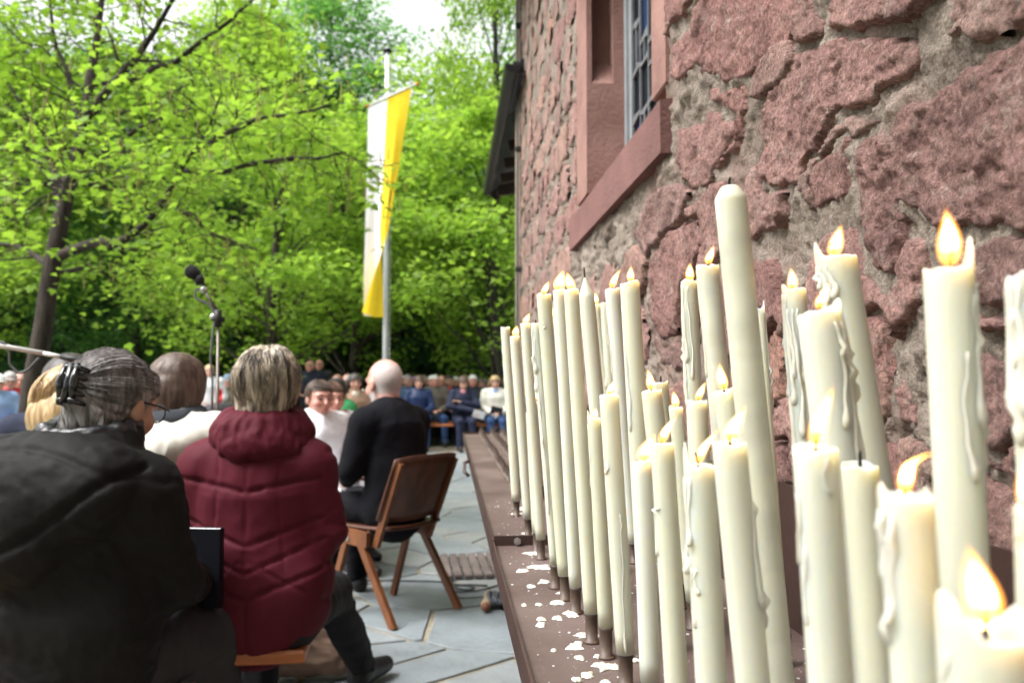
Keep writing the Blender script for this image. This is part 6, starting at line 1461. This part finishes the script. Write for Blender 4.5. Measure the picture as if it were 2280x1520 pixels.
# ---- boom microphone at the left
by = 2.62; sb_ = at(-110,850,Y=by); bs = thing('microphone_boom', 'silver microphone boom reaching in over the grey haired head', 'microphone stand', (sb_[0],by,0)); so2 = A(sb_[0],by,0)
B_ = lambda px, py, dy=0: at(px,py,Y=by+dy)-so2
put('base', MB().lathe([(.15,0),(.15,.015),(.05,.03),(.02,.05)], 24).mesh(smooth=True), MBLK, bs); put('pole', MB().tube([(0,0,.03),B_(-110,742)], .010, 10).mesh(smooth=True), MMET, bs)
put('boom_arm', MB().tube([B_(-170,740),B_(96,786)], .0075, 8).tube([B_(97,786.3),B_(136,794)], .0065, 8).mesh(smooth=True), M('boom_white', (.75,.75,.75), (.85,.85,.85), rough=.3), bs)
put('microphone', MB().tube([B_(136,794),B_(160,799),B_(200,806)], [.008,.010,.012], 10).mesh(smooth=True), MBLK, bs)
put('cable', MB().tube(wobble([B_(-80,750),B_(10,760),B_(22,785),B_(22,812),B_(40,830),B_(62,822),B_(88,796)],.004,7,22), .004, 6).mesh(smooth=True), M('cable_grey', (.1,)*3), bs)
# ---- wooden grate on the paving
ga = at(990,1292,Z=0); gb = at(988,1243,Z=0)
gr = thing('floor_grate', 'brown slatted wooden floor grate lying half under the candle rack', 'floor grate', (ga[0],ga[1],0), R(3)); gd = gb[1]-ga[1]
MGR = M('grate_wood', (.075,.058,.052), (.13,.105,.095), scale=6, rough=.85, bump=.3, bscale=40, rand=.15)
for k in range(9): put('slat', MB().box((k*.062,0,.004),(k*.062+.048,gd,.034),.006).mesh(), MGR, gr)
for yv in (.06, gd*.45, gd-.07): put('rod', MB().tube([(.0,yv,.016),(.545,yv,.016)], .006, 6).mesh(), MMET, gr)
# ---- cable winder and cable
ra = at(1081,1362,Z=0); wd = thing('cable_winder', 'wooden cable winder wound with grey cable on the paving', 'cable reel', (ra[0],ra[1],0), R(-6))
MPINE = M('pine', (.50,.36,.22), (.62,.48,.32), scale=5, rough=.6, stretch=(1,6,6))
for x in (0.0,.155): put('handle', MB().tube([(x,-.0,.03),(x,.03,.03),(x+.004,.12,.034),(x,.22,.03),(x,.27,.03)], [.022,.026,.019,.024,.018], 12).mesh(smooth=True), MPINE, wd); put('end_cap', MB().tube([(x,-.004,.03),(x,-.022,.03)], [.024,.021], 12).mesh(smooth=True), M('cap_brown', (.16,.06,.03), rough=.5), wd)
put('crosspiece', MB().bar((0,.12,.034),(.155,.12,.034),.05,.02).mesh(), MPINE, wd)
cw = MB()
for k in range(15):
    x = .018+.119*(k+.5)/15; w = random.uniform(-.02,.02); cw.tube([(x+w*math.sin(a), .12+.082*math.cos(a), .040+.030*math.sin(a)) for a in np.linspace(0, 2*math.pi, 20)], .0065, 6, cap=False)
put('wound_cable', cw.mesh(smooth=True), M('cable_blue_grey', (.06,.07,.085), (.12,.13,.15), rough=.5), wd)
gp = lambda px, py: at(px,py,Z=.006)
cb = [gp(700,1290),gp(880,1292),gp(985,1293),gp(1003,1298),gp(1030,1302),gp(1058,1306),gp(1050,1313),gp(1020,1311),gp(1008,1303),gp(1040,1300),gp(1085,1303)]
t0 = thing('audio_cable', 'thin dark cable looping over the paving past the chair legs', 'cable', cb[0])
def path(P, n=60):
    P = np.array(P); t = np.linspace(0,1,len(P)); tt = np.linspace(0,1,n); Q = np.stack([np.interp(tt,t,P[:,i]) for i in range(3)],1)
    for _ in range(6): Q[1:-1] = (Q[:-2]+2*Q[1:-1]+Q[2:])/4
    return Q
MCAB = M('cable_dark', (.02,.022,.026), rough=.5)
put('cable', MB().tube(path(cb)-cb[0], .005, 6).mesh(smooth=True), MCAB, t0); put('plug', MB().tube([gp(998,1296)-cb[0]+A(0,0,.012),gp(1005,1302)-cb[0]+A(0,0,.010)], [.014,.010], 10).mesh(smooth=True), MSILV, t0)
c2_ = [gp(1000,1312),gp(1003,1325),gp(1030,1331),gp(1060,1329),gp(1075,1328)]; c3_ = [gp(993,1314),gp(1020,1317),gp(1060,1315),gp(1090,1308),gp(1120,1298),gp(1150,1290)]
put('cable_loop', MB().tube(path(c2_)-cb[0], .0035, 5).mesh(smooth=True), MCAB, t0); put('cable_loop', MB().tube(path(c3_)-cb[0], .005, 6).mesh(smooth=True), MCAB, t0)
# ---- bag under the bench, song book
bp_ = at(682,1500,Z=.05); bag = thing('shoulder_bag', 'beige soft bag on the ground under the orange bench', 'bag', (bp_[0],bp_[1]+.1,0))
v = Vol((-.25,-.2,0), (.25,.2,.4), .008); v.rc((-.1,0,.10), (.1,0,.10), .09,.085,.04); v.rc((-.08,0,.2), (.08,0,.19), .06,.055,.05); V, F = v.mesh(); V[:,2] = np.maximum(V[:,2], .004); Nn = vnormals(V,F)
put('pouch', mesh_np('pouch', V+Nn*folds(V,.012,8,91)[:,None], F), cloth('bagbeige', (.20,.13,.095)), bag); put('strap', MB().tube(wobble([(-.11,0,.2),(-.08,.02,.33),(.06,.02,.34),(.11,0,.2)],.01,4,14), .010, 8).mesh(smooth=True), cloth('bagbeige', (.2,)*3), bag)
kb = at(440,1262,Y=2.32); bk_ = thing('song_book', 'dark blue song book held beside the burgundy jacket', 'book', kb, R(-10))
put('cover', MB().box((-.065,-.014,-.105),(.065,-.010,.105)).box((-.065,.010,-.105),(.065,.014,.105)).box((.063,-.014,-.105),(.067,.014,.105)).mesh(), cloth('bookblue', (.004,.005,.009), .5), bk_); put('pages', MB().box((-.062,-.0095,-.101),(.0625,.0095,.1035)).mesh(), MPAPER, bk_)
# ---- wheelchair beside the sports jacket
wy = 12.9; wp = at(484,850,Y=wy); wc = thing('wheelchair', 'wheelchair with dark bags standing before the white and red jacket', 'wheelchair', (wp[0],wy,0), R(150))
for s in (-1,1):
    w = put('wheel', MB().tube([(s*.29, .29*math.cos(a), .30+.29*math.sin(a)) for a in np.linspace(0,2*math.pi,28)], .016, 8, cap=False).mesh(smooth=True), MBLK, wc)
    put('rim', MB().tube([(s*.31, .25*math.cos(a), .30+.25*math.sin(a)) for a in np.linspace(0,2*math.pi,28)], .009, 6, cap=False).mesh(smooth=True), MSILV, w)
    sk = MB()
    for k in range(12): a = k*math.pi/6; sk.tube([(s*.28,0,.30),(s*.29,.28*math.cos(a),.30+.28*math.sin(a))], .002, 4)
    put('spokes', sk.mesh(), MSILV, w); put('caster', MB().tube([(s*.24, .42+.07*math.cos(a), .075+.06*math.sin(a)) for a in np.linspace(0,2*math.pi,16)], .014, 6, cap=False).mesh(smooth=True), MBLK, wc)
    put('frame', MB().tube([(s*.24,-.16,.92),(s*.24,-.08,.30),(s*.24,-.05,.48),(s*.24,.36,.48),(s*.24,.44,.14)], .012, 8).mesh(smooth=True), MSILV, wc); put('armrest', MB().box((s*.24-.025,-.06,.66),(s*.24+.025,.24,.69),.006).mesh(), MBLK, wc)
put('seat', MB().box((-.22,-.06,.47),(.22,.36,.51),.01).mesh(), MBLK, wc); put('backrest', MB().box((-.22,-.14,.5),(.22,-.11,.88),.008).mesh(), MBLK, wc)
bgp = thing('backpack', 'dark backpack lying on the wheelchair seat', 'bag', (wp[0],wy-.12,.51), R(150)); v = Vol((-.3,-.3,0),(.3,.3,.5),.012); v.rc((-.1,0,.14),(.1,0,.14),.12,.12,.05); v.rc((-.06,.02,.26),(.06,.02,.26),.10,.10,.05); V, F = v.mesh(); V[:,2] = np.maximum(V[:,2],.004)
put('pouch', mesh_np('pouch', V+vnormals(V,F)*folds(V,.01,8,93)[:,None], F), cloth('packdark', (.05,.042,.05)), bgp); put('strap', MB().tube([(-.1,.1,.3),(-.12,.16,.2),(-.1,.1,.08)], .012, 6).mesh(smooth=True), MBLK, bgp)
